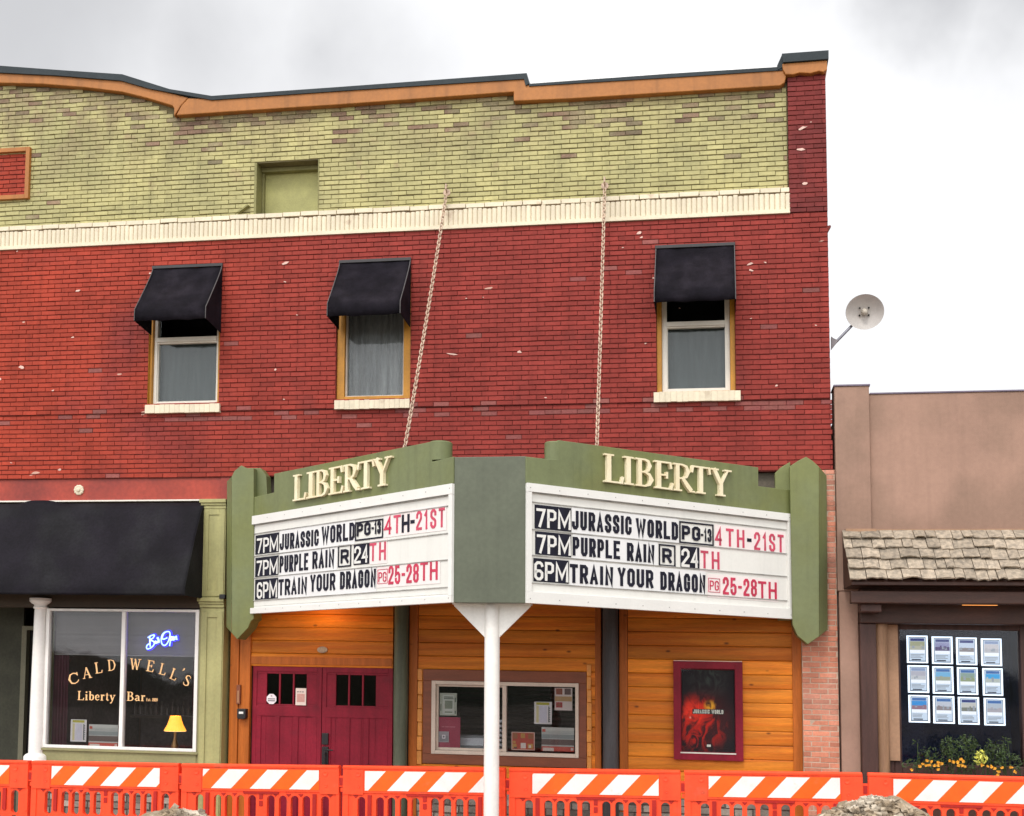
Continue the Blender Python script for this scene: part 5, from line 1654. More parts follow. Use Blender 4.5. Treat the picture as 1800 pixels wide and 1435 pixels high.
for r_ in range(3):
    for c_ in range(4):
        u0, u1 = cu[r_][c_]
        dv = 1.75 * c_
        v0 = 1117.5 + 52.3 * r_ + dv; v1 = v0 + 48.2
        x0, x1, z0, z1 = R(u0, v0, u1, v1, -.30)
        i = r_ * 4 + c_
        t = thing('listing_panel', 'backlit property card with %s picture, %s in the %s row' % (NMS[i], COLN[c_], ROWN[r_]), 'display panel', ((x0 + x1) / 2, .30, z0), 'backlit property cards in the office window')
        mb = MB(); mb.box(x0, x1, .30, .312, z0, z1)
        mb.build('acrylic_frame', m_cfr, t)
        wv, hv = x1 - x0, z1 - z0
        P = MB()
        yf = .2995
        def cb(a, b, c0, c1, mi, lift=0):
            P.box(x0 + wv * a, x0 + wv * b, yf - .0012 * (1 + lift), yf + .0004, z0 + hv * c0, z0 + hv * c1, mi)
        cb(.09, .91, .05, .95, 3)
        cb(.12, .88, .085, .925, 0, 1)
        cb(.17, .83, .80, .90, 4, 2)
        cb(.15, .85, .62, .79, 5, 2); cb(.15, .85, .48, .619, 6, 2)
        rg = random.Random(40 + i)
        for k in range(4):
            a = rg.uniform(.18, .7); cb(a, a + rg.uniform(.06, .16), rg.uniform(.5, .56), rg.uniform(.58, .68), 7 if k % 2 else 6, 3)
        cb(.15, .85, .36, .475, 1, 2)
        for k in range(3):
            cb(.17, rg.uniform(.6, .83), .29 - .05 * k, .32 - .05 * k, 2, 2)
        cb(.22, .66, .10, .145, 3, 2)
        P.build('picture_card', [m_cbase, m_cwhite, m_cgrey, m_cdark, m_hdr[HD[i]], em('lit_sky_%d' % i, PHO[i][0]), em('lit_land_%d' % i, PHO[i][1]), m_cgrey], t)

# flower box under the window
def leafmesh(mb, c, rx, ry, rz, n, size, rg, mi=0, top=False):
    for _ in range(n):
        while True:
            p = Vector((rg.uniform(-1, 1), rg.uniform(-1, 1), rg.uniform(-1, 1)))
            if .25 < p.length < 1: break
        if top and p.z < -.2: p.z *= -.5
        pos = Vector((c[0] + p.x * rx, c[1] + p.y * ry, c[2] + p.z * rz))
        d = Vector((rg.gauss(0, 1), rg.gauss(0, 1), rg.gauss(.3, .7))).normalized()
        s_ = d.cross(Vector((rg.gauss(0, 1), rg.gauss(0, 1), rg.gauss(0, 1)))).normalized()
        l_ = size * rg.uniform(.6, 1.3); wv = l_ * .38
        nn = d.cross(s_) * l_ * .15
        vs = [pos - d * l_ * .5, pos + s_ * wv * .5 + nn, pos + d * l_ * .5, pos - s_ * wv * .5 + nn]
        mb.add(vs, [(0, 1, 2, 3)], mi, rg.random())
m_leaf = mat('planter_leaf', (.045, .075, .022), .55, .2, 6, tone=.5)
m_fl = mat('orange_petal', (.66, .30, .02), .55, .1, 5, tone=.35)
m_lime = mat('lime_leaf', (.55, .56, .10), .55, .1, 5, tone=.3)
x0, _ = q(1600, 1350, .45); x1, zz = q(1900, 1350, .45)
zz = q(1700, 1357, .45)[1]
pb = thing('flower_box', 'dark flower box with orange blooms and a green bush under the office window', 'flower box', ((x0 + x1) / 2, -.35, zz - .4))
mb = MB(); mb.box(x0, x1, -.52, -.18, -.2, zz - .04); mb.build('planter', m_timb, pb, bevel=.01)
rg = random.Random(31)
mb = MB()
for _ in range(46):     # stems standing clear of the mass
    u_ = rg.uniform(1608, 1790); v_ = rg.uniform(1300, 1345)
    c = q(u_, v_, .35); mb.tube([(c[0] + rg.uniform(-.05, .05), -.35, zz - .05), (c[0] + rg.uniform(-.02, .02), -.35 + rg.uniform(-.1, .1), (c[1] + zz) / 2), (c[0], -.35 + rg.uniform(-.14, .1), c[1])], .004, 4)
    leafmesh(mb, (c[0], -.35, c[1]), .05, .05, .06, 7, .045, rg)
for (u, v, rx, rz) in ((1690, 1317, .22, .16), (1652, 1328, .26, .12), (1735, 1327, .28, .15), (1617, 1344, .22, .07), (1775, 1340, .28, .10), (1840, 1345, .3, .12), (1690, 1348, .6, .06), (1700, 1306, .12, .10), (1668, 1312, .10, .12), (1752, 1318, .12, .12)):
    c = q(u, v, .35); leafmesh(mb, (c[0], -.35, c[1]), rx, .16, rz, 105, .05, rg)
mb.build('bush_foliage', m_leaf, pb)
fl = [(1617, 1347), (1622, 1343), (1629, 1337), (1636, 1339), (1634, 1345), (1641, 1346), (1648, 1345), (1655, 1343), (1649, 1340), (1628, 1346), (1669, 1338), (1675, 1340), (1683, 1340), (1688, 1335), (1692, 1338), (1690, 1345), (1695, 1347), (1684, 1346), (1735, 1347), (1742, 1348), (1748, 1351), (1755, 1357), (1760, 1350), (1753, 1362), (1776, 1349), (1783, 1357), (1602, 1353), (1648, 1353), (1725, 1345), (1812, 1350), (1820, 1356), (1840, 1350)]
for (u, v) in fl:
    c = q(u, v, .5); mb = MB()
    for k in range(7):
        t = 2 * math.pi * k / 7
        r_ = .016 * rg.uniform(.6, 1.3)
        tip = (c[0] + math.cos(t) * r_ * 1.6, -.52 + rg.uniform(-.02, .01), c[1] + math.sin(t) * r_ * 1.3)
        mb.add([(c[0], -.53, c[1]), (c[0] + math.cos(t - .5) * r_, -.535, c[1] + math.sin(t - .5) * r_), tip, (c[0] + math.cos(t + .5) * r_, -.535, c[1] + math.sin(t + .5) * r_)], [(0, 1, 2, 3)], 0, rg.random())
    mb.build('bloom', m_fl, pb)
mb = MB(); c = q(1724, 1334, .5); leafmesh(mb, (c[0], -.5, c[1]), .07, .05, .10, 60, .06, rg); mb.build('lime_sprig', m_lime, pb)

# ------------------------------------------------------------------ things in and on the bar window
yw = .07
def sheet(name, lab, cat, u0, v0, u1, v1, d, cols, bands, tilt=0, group=None):
    """a printed sheet: bands = (a, b, c, d, colour index) in fractions of the sheet"""
    x0, x1, z0, z1 = R(u0, v0, u1, v1, d)
    mb = MB(); y = -d
    mb.box(x0, x1, y, y + .003, z0, z1)
    for i, (a, b, c, e_, mi) in enumerate(bands):
        mb.box(x0 + (x1 - x0) * a, x0 + (x1 - x0) * b, y - .0008 - .0002 * i, y + .001, z0 + (z1 - z0) * c, z0 + (z1 - z0) * e_, mi)
    ms = [mat('print_%s' % '_'.join('%02d' % int(k * 99) for k in c), c, .6, .06, 8) for c in cols]
    return tag(mb.build(name, ms), lab, cat, group)
def program(u0, v0, u1, v1, d, lab):
    bands = [(.12, .86, .86, .97, 1), (.12, .26, .06, .82, 2), (.30, .72, .06, .82, 3), (.80, .86, .08, .80, 4)]
    bands += [(.82, .91, .10 + .1 * k, .14 + .1 * k, 4) for k in range(7)]
    sheet('schedule_sheet', lab, 'notice', u0, v0, u1, v1, d, [(.70, .70, .68), (.42, .42, .05), (.60, .56, .30), (.58, .59, .66), (.10, .12, .12)], bands)
program(124, 1265, 152, 1304, -.06, 'white schedule sheet with green header in the lower left of the bar window')
def banner(u0, v0, u1, v1, d, lab):
    bands = [(.0, 1, .86, .99, 1), (.0, 1, .53, .70, 2), (.02, .12, .80, .92, 3), (.0, 1, .26, .50, 4), (.0, 1, .0, .2, 3), (.04, .38, .0, .14, 5), (.90, .98, .05, .15, 5)]
    bands += [(.2, .9, .755, .765, 2)]
    sheet('event_poster', lab, 'poster', u0, v0, u1, v1, d, [(.42, .46, .42), (.52, .55, .50), (.25, .30, .29), (.50, .09, .06), (.12, .09, .08), (.62, .55, .48)], bands)
banner(156, 1274, 207, 1314, -.055, 'grey poster with a red lower strip in the left bar window pane')
# blind across the top of the window
mb = MB()
z0, z1 = q(200, 1150, -.1)[1], bw[3] - .03
n = int((z1 - z0) / .028)
rg = random.Random(51)
for k in range(n):
    z = z0 + (z1 - z0) * k / n
    mb.sweep_x([(.128 + rg.uniform(-.002, .002), z), (.142, z + .006), (.148, z + .031), (.142, z + .031)], bw[0] + .055, bw[1] - .055, 0, rg.random())
mb.box(bw[0] + .055, bw[1] - .055, .124, .15, z0 - .022, z0 - .004, 1)
tag(mb.build('window_blind', [mat('grey_slats', (.155, .145, .14), .6, .1, 4, tone=.15), mat('blind_rail', (.20, .19, .18), .5)]), 'grey slatted blind pulled halfway down inside the bar window', 'blind')
# neon sign
nd = -.060
neon = thing('neon_sign', 'glowing blue script sign reading Bar Open in the bar window', 'neon sign', (q(285, 1126, nd)[0], -nd, q(285, 1140, nd)[1]))
def np_(pts):
    return [(q(230 + a / 15., 1090 + b / 15., nd)[0], -nd, q(230 + a / 15., 1090 + b / 15., nd)[1]) for a, b in pts]
def spline(pts, k=4):
    out_ = []
    P = [Vector(p) for p in pts]
    for i in range(len(P) - 1):
        p0, p1, p2, p3 = P[max(0, i - 1)], P[i], P[i + 1], P[min(len(P) - 1, i + 2)]
        for j in range(k):
            t = j / k
            out_.append(.5 * ((2 * p1) + (p2 - p0) * t + (2 * p0 - 5 * p1 + 4 * p2 - p3) * t * t + (3 * p1 - p0 - 3 * p2 + p3) * t ** 3))
    out_.append(P[-1])
    return out_
strokes = [
 [(450, 470), (520, 420), (610, 395), (620, 420), (580, 480), (510, 530), (590, 560), (620, 610), (590, 680), (520, 740), (440, 765), (410, 720), (440, 660), (500, 620)],
 [(500, 440), (500, 540), (505, 640), (510, 710)],
 [(620, 610), (650, 590), (690, 585), (650, 560), (625, 590), (640, 615), (690, 605), (710, 560), (715, 610)],
 [(712, 612), (720, 520), (690, 480), (720, 470), (745, 545), (745, 600)],
 [(960, 470), (860, 510), (830, 480), (850, 400), (900, 330), (980, 305), (1025, 330), (1030, 420), (990, 560), (930, 650), (870, 670), (815, 620), (800, 500), (830, 390), (900, 320)],
 [(1040, 450), (1040, 560), (1020, 690)], [(1040, 470), (1075, 440), (1090, 490), (1060, 540), (1035, 540)],
 [(1085, 505), (1120, 490), (1125, 450), (1100, 450), (1095, 520), (1140, 525), (1160, 490)],
 [(1160, 440), (1162, 525)], [(1162, 470), (1195, 430), (1205, 450), (1205, 510), (1225, 500)]]
tb_, hb_ = MB(), MB()
for s_ in strokes:
    pts = spline(np_(s_))
    tb_.tube(pts, .0085, 6)
    hb_.tube([p + Vector((0, .030, 0)) for p in pts], .025, 6)
hb_.build('blue_backing', mat('neon_blue', (.01, .01, .3), .4, 0, emit=(.015, .012, 1.0), es=1.6), neon)
tb_.build('lit_tube', mat('neon_white', (.6, .8, 1), .4, 0, emit=(.45, .85, 1.0), es=1.5), neon)
nl = bpy.data.lights.new('neon_light', 'POINT'); nl.energy = 1.1; nl.color = (.05, .035, 1); nl.shadow_soft_size = .02
no = bpy.data.objects.new('neon_light', nl); COL.objects.link(no); no.parent = neon
no.location = sh((q(266, 1128, nd)[0], .035, q(266, 1128, nd)[1])) - ORG[neon]
no2 = bpy.data.objects.new('neon_light', nl); COL.objects.link(no2); no2.parent = neon
no2.location = sh((q(300, 1122, nd)[0], .035, q(300, 1122, nd)[1])) - ORG[neon]
# table lamp
ld = -.32
lx, lzt = q(308.5, 1259, ld); _, lzb = q(308.5, 1285, ld)
lw0 = (q(317, 1260, ld)[0] - q(300, 1260, ld)[0]) / 2; lw1 = (q(326.5, 1285, ld)[0] - q(291, 1285, ld)[0]) / 2
lamp = thing('table_lamp', 'small table lamp with a glowing amber pleated shade in the bar window', 'table lamp', (lx, -ld, lzb - .5))
mb = MB()
n = 40
for i, (t, f_) in enumerate(((0, 1), (.5, .42), (1, 0))):
    pass
prof = [(lw1 * 1.0, lzb), (lw1 * .97, lzb + .012), (lw1 * .72, lzb + (lzt - lzb) * .4), (lw0 * 1.12, lzb + (lzt - lzb) * .8), (lw0, lzt)]
for r_, z in prof:
    for k in range(n):
        rr = r_ * (1 + (.015 if k % 2 else -.015))
        a = 2 * math.pi * k / n
        mb.v.append((lx + rr * math.cos(a), -ld + rr * math.sin(a), z))
for i in range(len(prof) - 1):
    for k in range(n):
        mb.f.append([i * n + k, i * n + (k + 1) % n, (i + 1) * n + (k + 1) % n, (i + 1) * n + k]); mb.mi.append(0); mb.tn.append(.5)
mb.build('lamp_shade', mat('amber_shade', (.8, .45, .12), .7, .12, 12, emit=(1.0, .36, .02), es=1.9), lamp)
mb = MB(); mb.lathe([(lw1 * .95, lzb - .006), (lw1 * .99, lzb - .001), (lw1 * .99, lzb + .004)], (lx, -ld, 0), 30)
mb.build('shade_rim', mat('bright_rim', (.8, .5, .2), .6, 0, emit=(1, .66, .24), es=1.9), lamp)
mb = MB(); mb.lathe([(.10, lzb - .55), (.10, lzb - .53), (.03, lzb - .50), (.025, lzb - .4), (.055, lzb - .3), (.05, lzb - .2), (.02, lzb - .1), (.02, lzb - .02)], (lx, -ld, 0), 20)
mb.build('lamp_base', mat('lamp_brass', (.25, .14, .05), .35, .1, metal=.7), lamp, smooth=True)
mb = MB(); mb.box(bw[0] + .06, bw[1] - .06, .20, .55, lzb - .60, lzb - .552)
tag(mb.build('window_shelf', mat('dark_shelf', (.04, .025, .018), .6)), 'dark wooden shelf inside the bar window carrying the lamp', 'shelf')
ll = bpy.data.lights.new('lamp_light', 'POINT'); ll.energy = 7; ll.color = (1, .55, .18); ll.shadow_soft_size = .04
lo_ = bpy.data.objects.new('lamp_light', ll); COL.objects.link(lo_); lo_.parent = lamp
lo_.location = sh((lx, -ld, (lzb + lzt) / 2)) - ORG[lamp]

# ------------------------------------------------------------------ notices in the ticket window
td = -TY - .043
sheet('paper_notice', 'pale green notice sheet, upper left of the ticket window', 'notice', 773, 1218.5, 803, 1258, td, [(.42, .47, .38), (.52, .57, .50), (.22, .27, .20), (.12, .16, .12)],
      [(.17, .83, .06, .92, 1), (.25, .78, .80, .84, 3), (.25, .80, .73, .77, 3), (.30, .75, .30, .66, 2), (.05, .10, .2, .5, 3), (.88, .95, .08, .22, 3), (.88, .95, .6, .8, 3), (.3, .75, .12, .18, 2)])
sheet('pink_poster', 'crimson poster in the lower left corner of the ticket window', 'poster', 769, 1261, 809, 1314, td, [(.33, .035, .075), (.42, .16, .20), (.45, .12, .16), (.36, .07, .11)],
      [(.18, .30, .66, .70, 2), (.32, .5, .66, .70, 2), (.52, .78, .66, .70, 2), (.0, .55, .0, .28, 3)])
sheet('photo_print', 'small grey picture taped over the crimson poster', 'picture', 771, 1286, 789, 1305, td + .006, [(.30, .29, .30), (.22, .22, .23), (.65, .65, .66), (.12, .12, .13)],
      [(.1, .9, .1, .6, 1), (.34, .66, .34, .68, 2), (.42, .58, .42, .6, 3)])
program(939, 1234, 970, 1273, td, 'white schedule sheet with yellow header in the right ticket window pane')
sheet('photo_flyer', 'flyer of four small pictures round a tan strip, top right of the ticket window', 'flyer', 975, 1209.5, 1006, 1249, td, [(.66, .60, .55), (.28, .09, .05), (.14, .09, .08), (.46, .31, .14), (.38, .05, .06), (.10, .09, .08)],
      [(.08, .44, .70, .97, 1), (.56, .92, .70, .97, 2), (.02, .98, .40, .62, 3), (.08, .44, .12, .36, 4), (.14, .38, .18, .30, 1)])
sheet('food_flyer', 'red menu flyer with little food pictures, bottom of the right ticket window pane', 'flyer', 899, 1287, 940, 1319, td, [(.62, .45, .36), (.46, .06, .03), (.30, .12, .04), (.66, .60, .54), (.50, .28, .06), (.12, .05, .03)],
      [(.04, .96, .05, .95, 1), (.08, .26, .62, .92, 2), (.40, .58, .66, .92, 4), (.72, .94, .62, .92, 2), (.05, .22, .10, .34, 4), (.10, .24, .08, .18, 5), (.40, .62, .10, .40, 3), (.70, .92, .10, .36, 4), (.74, .84, .14, .28, 3), (.06, .18, .38, .5, 4)])
banner(952, 1279, 1009, 1321, td, 'grey poster with a red lower strip in the right corner of the ticket window')

# ------------------------------------------------------------------ poster case
x0, x1, z0, z1 = R(1184, 1163, 1306, 1337, -TY + .07)
pc = thing('poster_case', 'burgundy framed poster case on the pine wall with a dark red and black film poster', 'poster case', ((x0 + x1) / 2, TY, z0))
e = .095
mb = MB()
mb.box(x0, x0 + e, TY - .08, TY - .005, z0, z1); mb.box(x1 - e, x1, TY - .08, TY - .005, z0, z1)
mb.box(x0 + e, x1 - e, TY - .079, TY - .005, z1 - e, z1 - .001); mb.box(x0 + e, x1 - e, TY - .079, TY - .005, z0 + .001, z0 + e * 1.0)
mb.box(x0 + e, x1 - e, TY - .012, TY - .005, z0 + e, z1 - e)
mb.build('case_frame', m_burg, pc, bevel=.006)
mb = MB(); mb.box(x0 + e - .01, x1 - e + .005, TY - .088, TY - .0795, z0 + e - .012, z0 + e + .004); mb.box(x0 + .005, x1 - .005, TY - .07, TY - .02, z1 + .001, z1 + .008)
mb.build('metal_edge', m_vinyl, pc)
# generic dark poster: an abstract red glow and a flare, title line in small type
pm = bpy.data.materials.new('film_poster'); pm.use_nodes = True
t = pm.node_tree; b = t.nodes['Principled BSDF']; b.inputs['Roughness'].default_value = .6; b.inputs['Specular IOR Level'].default_value = .15
tx = t.nodes.new('ShaderNodeTexCoord')
nz2 = t.nodes.new('ShaderNodeTexNoise'); nz2.inputs['Scale'].default_value = 3.6; nz2.inputs['Detail'].default_value = 4; nz2.inputs['Distortion'].default_value = 1.2
t.links.new(tx.outputs['Object'], nz2.inputs['Vector'])
def spot(px_, pz_, r0, r1, k=.16):
    d = t.nodes.new('ShaderNodeVectorMath'); d.operation = 'DISTANCE'
    mp = t.nodes.new('ShaderNodeMapping'); mp.inputs['Scale'].default_value = (1, 0, 1)
    t.links.new(tx.outputs['Object'], mp.inputs[0]); t.links.new(mp.outputs[0], d.inputs[0]); d.inputs[1].default_value = (px_, 0, pz_)
    a = t.nodes.new('ShaderNodeMath'); a.operation = 'MULTIPLY_ADD'; a.inputs[1].default_value = k
    t.links.new(nz2.outputs[0], a.inputs[0]); t.links.new(d.outputs['Value'], a.inputs[2])
    m_ = t.nodes.new('ShaderNodeMapRange'); m_.interpolation_type = 'SMOOTHSTEP'
    t.links.new(a.outputs[0], m_.inputs[0])
    for i, v in enumerate((r0 + k / 2, r1 + k / 2, 1, 0)): m_.inputs[i + 1].default_value = v
    return m_.outputs[0]
def blend(f, a, c):
    m_ = t.nodes.new('ShaderNodeMix'); m_.data_type = 'RGBA'
    t.links.new(f, m_.inputs[0])
    if isinstance(a, tuple): m_.inputs[6].default_value = (*a, 1)
    else: t.links.new(a, m_.inputs[6])
    m_.inputs[7].default_value = (*c, 1)
    return m_.outputs[2]
hgt = z1 - z0; wid = x1 - x0
nz3 = t.nodes.new('ShaderNodeTexNoise'); nz3.inputs['Scale'].default_value = 6.5; nz3.inputs['Detail'].default_value = 5; nz3.inputs['Distortion'].default_value = 1.6
mp3 = t.nodes.new('ShaderNodeMapping'); mp3.inputs['Rotation'].default_value = (0, .5, 0); mp3.inputs['Scale'].default_value = (1, 1, .7)
t.links.new(tx.outputs['Object'], mp3.inputs[0]); t.links.new(mp3.outputs[0], nz3.inputs['Vector'])
def ragged(f, lo, hi):
    m_ = t.nodes.new('ShaderNodeMapRange'); m_.interpolation_type = 'SMOOTHSTEP'
    t.links.new(nz3.outputs[0], m_.inputs[0])
    for i, v in enumerate((lo, hi, 0, 1)): m_.inputs[i + 1].default_value = v
    k = t.nodes.new('ShaderNodeMath'); k.operation = 'MULTIPLY'; t.links.new(f, k.inputs[0]); t.links.new(m_.outputs[0], k.inputs[1])
    return k.outputs[0]
c = blend(ragged(spot(0, hgt * .82, .0, .34), .40, .62), (.014, .012, .015), (.042, .055, .048))
c = blend(spot(-.02, hgt * .42, .05, .50), c, (.055, .012, .014))
c = blend(ragged(spot(-wid * .16, hgt * .36, .10, .46), .40, .60), c, (.52, .020, .012))
c = blend(ragged(spot(-wid * .22, hgt * .48, .04, .22), .30, .62), c, (.85, .045, .02))
c = blend(spot(-wid * .26, hgt * .43, .0, .025, .04), c, (.8, .45, .35))
c = blend(ragged(spot(wid * .03, hgt * .545, .02, .10, .05), .35, .6), c, (.70, .36, .03))
t.links.new(c, b.inputs['Base Color'])
mb = MB(); mb.box(x0 + e + .006, x1 - e - .006, TY - .0165, TY - .0125, z0 + e + .012, z1 - e - .012)
po_ = mb.build('film_poster', pm, pc)
mb = MB()
xm = (x0 + x1) / 2
mb.box(xm - .20, xm + .20, TY - .0178, TY - .0168, z0 + hgt * .465, z0 + hgt * .515, 1)
gothic(mb, lambda s, t_2, h: (s, TY - .0182 - h, t_2), 'JURASSIC WORLD', xm - .19, xm + .19, z0 + hgt * .470, z0 + hgt * .510, .17, .3, .0006, 0)
mb.box(xm - .02, xm + .03, TY - .0180, TY - .0168, z0 + hgt * .135, z0 + hgt * .158, 0)
mb.build('title_print', [mat('grey_print', (.62, .66, .58), .5), mat('black_print', (.012, .014, .012), .5)], po_)
mb = MB(); mb.box(x0 + e - .002, x1 - e + .002, TY - .040, TY - .036, z0 + e - .002, z1 - e + .002)
mb.build('pane', glass('poster_glass', (1, 1, 1), .12), pc)

# small fittings left of the doors
x0, x1, z0, z1 = R(421, 1246, 436, 1264, -TY + .03)
wb = thing('wall_box', 'small black box with a bright slot on the pine post beside the doors', 'wall box', ((x0 + x1) / 2, TY - .04, z0))
mb = MB(); mb.prism([(x0, z0 + .02), (x0 + .02, z0), (x1 - .02, z0), (x1, z0 + .02), (x1, z1), (x0, z1)], TY - .12, TY - .031); mb.build('case', m_black, wb, bevel=.006)
mb = MB(); mb.box(x0 + .03, x1 - .03, TY - .126, TY - .121, z0 + .07, z0 + .10); mb.build('bright_slot', m_frame, wb)
x0, x1, z0, z1 = R(417.5, 1204, 424, 1238, -TY + .03)
mb = MB(); mb.box(x0, x1, TY - .07, TY - .031, z0, z1, 0); mb.box(x0 + .012, x1 - .012, TY - .074, TY - .0701, z0 + .02, z1 - .08, 1)
tag(mb.build('wall_thermometer', [m_brown, mat('dull_brass', (.35, .17, .08), .5)], bevel=.003), 'narrow brown upright strip gauge above the black wall box', 'thermometer')

# ------------------------------------------------------------------ orange barriers
BD = 2.0
m_bar = mat('barrier_plastic', (.95, .075, .020), .5, .10, 2, .08, 30, spec=.35, streak=.18, stain=((.42, .10, .05), 5, .60, .74, .5))
m_bdark = mat('barrier_recess_shade', (.40, .010, .006), .6, .1)  # darker red paints the shade of the recesses; pieces stand slightly proud
m_shO = mat('orange_sheeting', (.92, .115, .006), .35, .07, 8, stain=((.45, .16, .06), 7, .64, .76, .4))
m_shW = mat('white_sheeting', (.78, .76, .73), .35, .06, 8, stain=((.45, .40, .34), 7, .62, .76, .4))
seams = [(-208, 1333), (57, 1337), (320, 1342), (602, 1345.5), (893, 1349.5), (1200, 1354), (1519.5, 1358), (1850, 1367)]
LABS = ['orange barrier at the far left edge, cut off by the photo', 'orange barrier with white stripes in front of the bar window', 'orange barrier with white stripes across the left part of the burgundy doors',
        'orange barrier with white stripes behind the white marquee post', 'orange barrier with white stripes right of the white post, below the ticket window',
        'orange barrier with white stripes below the poster case', 'orange barrier in front of the flower box, at the right edge']
PH = [.04, .36, .22, .57, .59, .335, .446]
BL, BT = 1.9, .045
def barrier_meshes(root, L_):
    H_ = 1.0
    g = lambda u: -L_ / 2 + u * L_
    mb = MB()
    # upper hollow panel and top rail
    zu = .69
    mb.box(g(.012), g(.988), -BT, BT, zu, .985)
    mb.sweep_x([(-BT - .010, .962), (BT + .010, .962), (BT + .012, .985), (BT - .012, 1.0), (-BT + .012, 1.0), (-BT - .012, .985)], g(.010), g(.985))
    for a, b in ((.012, .138), (.872, .988)):
        mb.box(g(a), g(b), -BT - .006, -BT - .0005, zu - .02, .955)
    for k, z0 in enumerate((.36, .03)):
        hh = .33
        z1 = z0 + hh
        cent = [.125, .238, .308, .382, .454, .57, .644, .717, .789, .903]
        sw = .024
        edges = [.012] + sum([[c - sw, c + sw] for c in cent], []) + [.988]
        for i in range(0, len(edges), 2):
            mb.box(g(edges[i]), g(edges[i + 1]), -BT + .012, BT - .012, z0, z1)
        r_ = sw * L_
        for c in cent:                    # rounded slot ends
            xc = g(c)
            for top in (1, 0):
                n = 8
                zb_ = (z1 - (.092 if not k else .06)) if top else (z0 + .05)
                s_ = 1 if top else -1
                pts = [(xc - r_, zb_)] + [(xc - r_ * math.cos(math.pi * k2 / n), zb_ + s_ * r_ * math.sin(math.pi * k2 / n)) for k2 in range(n + 1)][1:-1] + [(xc + r_, zb_)]
                zt = z1 if top else z0
                pts += [(xc + r_, zt), (xc - r_, zt)]
                mb.prism(pts, -BT + .0121, BT - .0121)
        mb.box(g(.012), g(.988), -BT + .006, BT - .006, z1 - .001 + .0015, z1 + .0005 + (.0 if k else -.0)) if False else None
    mb.box(g(.012), g(.988), -BT + .004, BT - .004, -.0, .029)
    mb.box(g(.010), g(.046), -BT, BT, .03, zu - .001)
    mb.box(g(.972), g(.990), -BT, BT, .40, zu - .001)
    mb.box(g(.985), g(1.018), -BT + .01, BT - .01, .755, .88)       # interlocking tab
    mb.box(g(-.004), g(.010), -BT + .01, BT - .01, .70, .745)
    body = mb.build('body', m_bar, root, shear=False, bevel=.006)
    for u in (.176, .84):                 # grooves for the feet
        mb = MB(); mb.box(g(u - .011), g(u + .011), -BT - .007, -BT + .011, .41, zu - .022); mb.build('foot_groove', m_bdark, root, shear=False)
    for za, zb in ((.60, .665), (.52, .58)):
        mb = MB(); mb.box(g(.51 - .011), g(.51 + .011), -BT + .004, -BT + .0115, za, zb); mb.build('rib_recess', m_bdark, root, shear=False)
    mb = MB(); mb.box(g(.40), g(.62), -BT - .002, -BT + .01, zu - .028, zu - .006); mb.build('hand_slot', m_bdark, root, shear=False)
    for u in (.09, .275, .345, .60, .68, .755, .935):
        mb = MB(); mb.prism([(g(u) - .03, zu - .025), (g(u) + .03, zu - .025), (g(u), zu - .06)], -BT + .006, -BT + .0116); mb.build('notch', m_bdark, root, shear=False)
    mb = MB(); mb.box(g(.992), g(1.012), -BT + .002, -BT + .0095, .775, .86); mb.build('tab_recess', m_bdark, root, shear=False)
    for u, z, r_ in ((.105, .905, .030), (.905, .905, .030), (.11, .765, .016), (.91, .765, .016)):
        mb = MB(); mb.lathe([(r_, 0), (r_, -.005), (r_ * .8, -.006), (r_ * .55, -.003)], (g(u), -BT - .0065, z), 14, axis='y')
        mb.build('bolt_boss', m_bar, root, shear=False, smooth=True)
    for u in (.176, .84):
        mb = MB(); mb.poly_z([(g(u) - .10, -.32), (g(u) + .10, -.32), (g(u) + .06, .0), (g(u) + .10, .32), (g(u) - .10, .32), (g(u) - .06, 0)], -.005, .028)
        mb.build('foot', mat('black_rubber', (.02, .02, .02), .8), root, shear=False, bevel=.006)
def sheeting(root, L_, ph):
    g = lambda u: -L_ / 2 + u * L_
    a, b, z0, z1 = g(.145), g(.868), .715, .945
    mb = MB()
    y0, y1 = -BT - .004, -BT - .001
    mb.box(a, b, y0, y1, z0, z1, 0)
    hgt = z1 - z0; per, wd, sl = .462, .24, .205
    x = a - 2 * per + ph * per
    def clip(pts, lo, hi):
        for side, lim in ((0, lo), (1, hi)):
            out_ = []
            for i in range(len(pts)):
                p, q_ = pts[i], pts[(i + 1) % len(pts)]
                ip = p[0] >= lim if side == 0 else p[0] <= lim
                iq = q_[0] >= lim if side == 0 else q_[0] <= lim
                if ip: out_.append(p)
                if ip != iq:
                    t = (lim - p[0]) / (q_[0] - p[0]); out_.append((lim, p[1] + (q_[1] - p[1]) * t))
            pts = out_
            if len(pts) < 3: return []
        return pts
    while x < b:
        pts = clip([(x, z0 + .004), (x + wd, z0 + .004), (x + wd + sl, z1 - .004), (x + sl, z1 - .004)], a + .004, b - .004)
        if len(pts) >= 3:
            mb.prism(pts, y0 - .0015, y0 - .0002, 1)
        x += per
    mb.build('striped_sheeting', [m_shO, m_shW], root, shear=False)
proto = None
for i in range(7):
    (u0, v0), (u1, v1) = seams[i], seams[i + 1]
    ax_, az = q0(u0, v0, BD); bx, bz = q0(u1, v1, BD)
    c = Vector(((ax_ + bx) / 2, -BD, (az + bz) / 2 - 1.0))
    L_ = (bx - ax_)
    t = thing('traffic_barrier', LABS[i], 'barrier', c, 'orange barriers along the walk', shear=False)
    t.rotation_euler = (0, -math.atan2(bz - az, bx - ax_), 0)
    ORG[t] = Vector((0, 0, 0))
    if proto is None:
        proto = t
        barrier_meshes(t, BL)
        kids = list(t.children)
    else:
        for ch in kids:
            cc_ = ch.copy(); COL.objects.link(cc_); cc_.parent = t
    t.scale = (L_ / BL, 1, 1)
    sheeting(t, BL, PH[i])

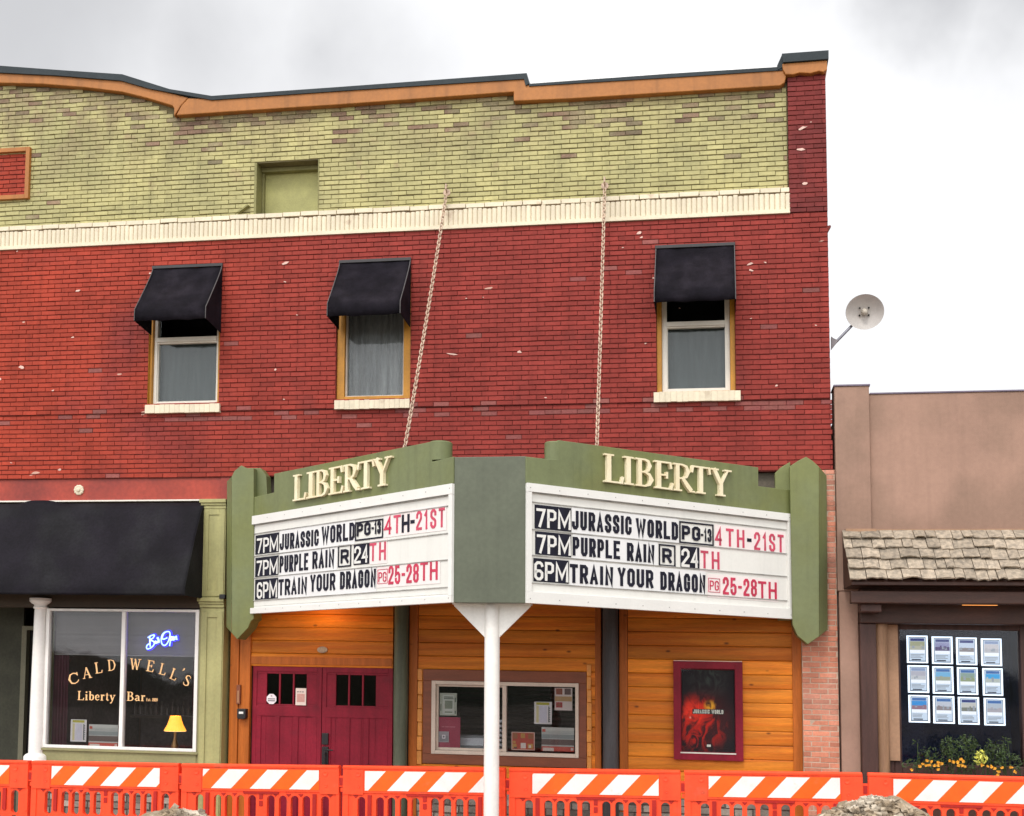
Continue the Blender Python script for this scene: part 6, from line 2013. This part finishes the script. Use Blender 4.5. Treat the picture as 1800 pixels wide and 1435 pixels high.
# ------------------------------------------------------------------ spoil heaps in front
m_rub = mat('broken_rubble', (.27, .205, .135), .95, .25, 3, .8, 18, col2=(.40, .35, .28), c2scale=3.0, tone=.45)
def heap(u, vtop, halfw_px, d, lab, seed):
    rg = random.Random(seed)
    x, zt = q0(u, vtop, d)
    wv = abs(q0(u + halfw_px, vtop, d)[0] - x)
    base = -.26
    hgt = zt - base
    R_ = wv * 3.0
    mb = MB()
    n, nr = 48, 14
    def prof(t):
        return hgt * (1 - t ** 1.6)
    from mathutils import noise as mn
    for i in range(nr + 1):
        t = i / nr
        for k in range(n):
            a = 2 * math.pi * k / n
            r_ = R_ * t
            p = Vector((x + r_ * math.cos(a), -d + r_ * math.sin(a) * .8, 0))
            h = base + prof(t) + (.10 * mn.noise(p * 2.1 + Vector((seed, 0, 0))) + .06 * mn.noise(p * 6)) * (1 - t ** 3) - (.06 if t < .1 else .03)
            mb.v.append((p.x, p.y, h))
    for i in range(nr):
        for k in range(n):
            mb.f.append([i * n + k, i * n + (k + 1) % n, (i + 1) * n + (k + 1) % n, (i + 1) * n + k]); mb.mi.append(0); mb.tn.append(rg.uniform(.35, .65))
    for _ in range(2600):                       # lumps of broken paving and earth
        t = rg.random() ** .75 * .95; a = rg.uniform(0, 2 * math.pi)
        p = Vector((x + R_ * t * math.cos(a), -d + R_ * t * math.sin(a) * .8, 0))
        h = base + prof(t) - .02
        s_ = rg.uniform(.010, .036) * (1 if rg.random() < .94 else 1.8)
        dx = Vector((rg.gauss(0, 1), rg.gauss(0, 1), rg.gauss(0, .5))).normalized()
        dy = dx.cross(Vector((rg.gauss(0, .4), rg.gauss(0, .4), 1))).normalized(); dz = dx.cross(dy)
        vs = []
        for sx_ in (-1, 1):
            for sy_ in (-1, 1):
                for sz in (-1, 1):
                    v = dx * sx_ * s_ * rg.uniform(.6, 1.3) + dy * sy_ * s_ * rg.uniform(.4, .9) + dz * sz * s_ * rg.uniform(.25, .6)
                    vs.append((p.x + v.x, p.y + v.y, h + v.z))
        mb.add(vs, [(0, 1, 3, 2), (4, 6, 7, 5), (0, 4, 5, 1), (2, 3, 7, 6), (0, 2, 6, 4), (1, 5, 7, 3)], 0, rg.random())
    o = mb.build('rubble_heap', m_rub, shear=False)
    tag(o, lab, 'rubble heap', 'heaps of broken paving in the street')
heap(1540, 1400, 105, 4.2, 'larger grey brown rubble heap in front of the barriers at the lower right', 3)
heap(308, 1422, 80, 4.2, 'low rubble heap just showing in front of the barrier below the bar window', 5)
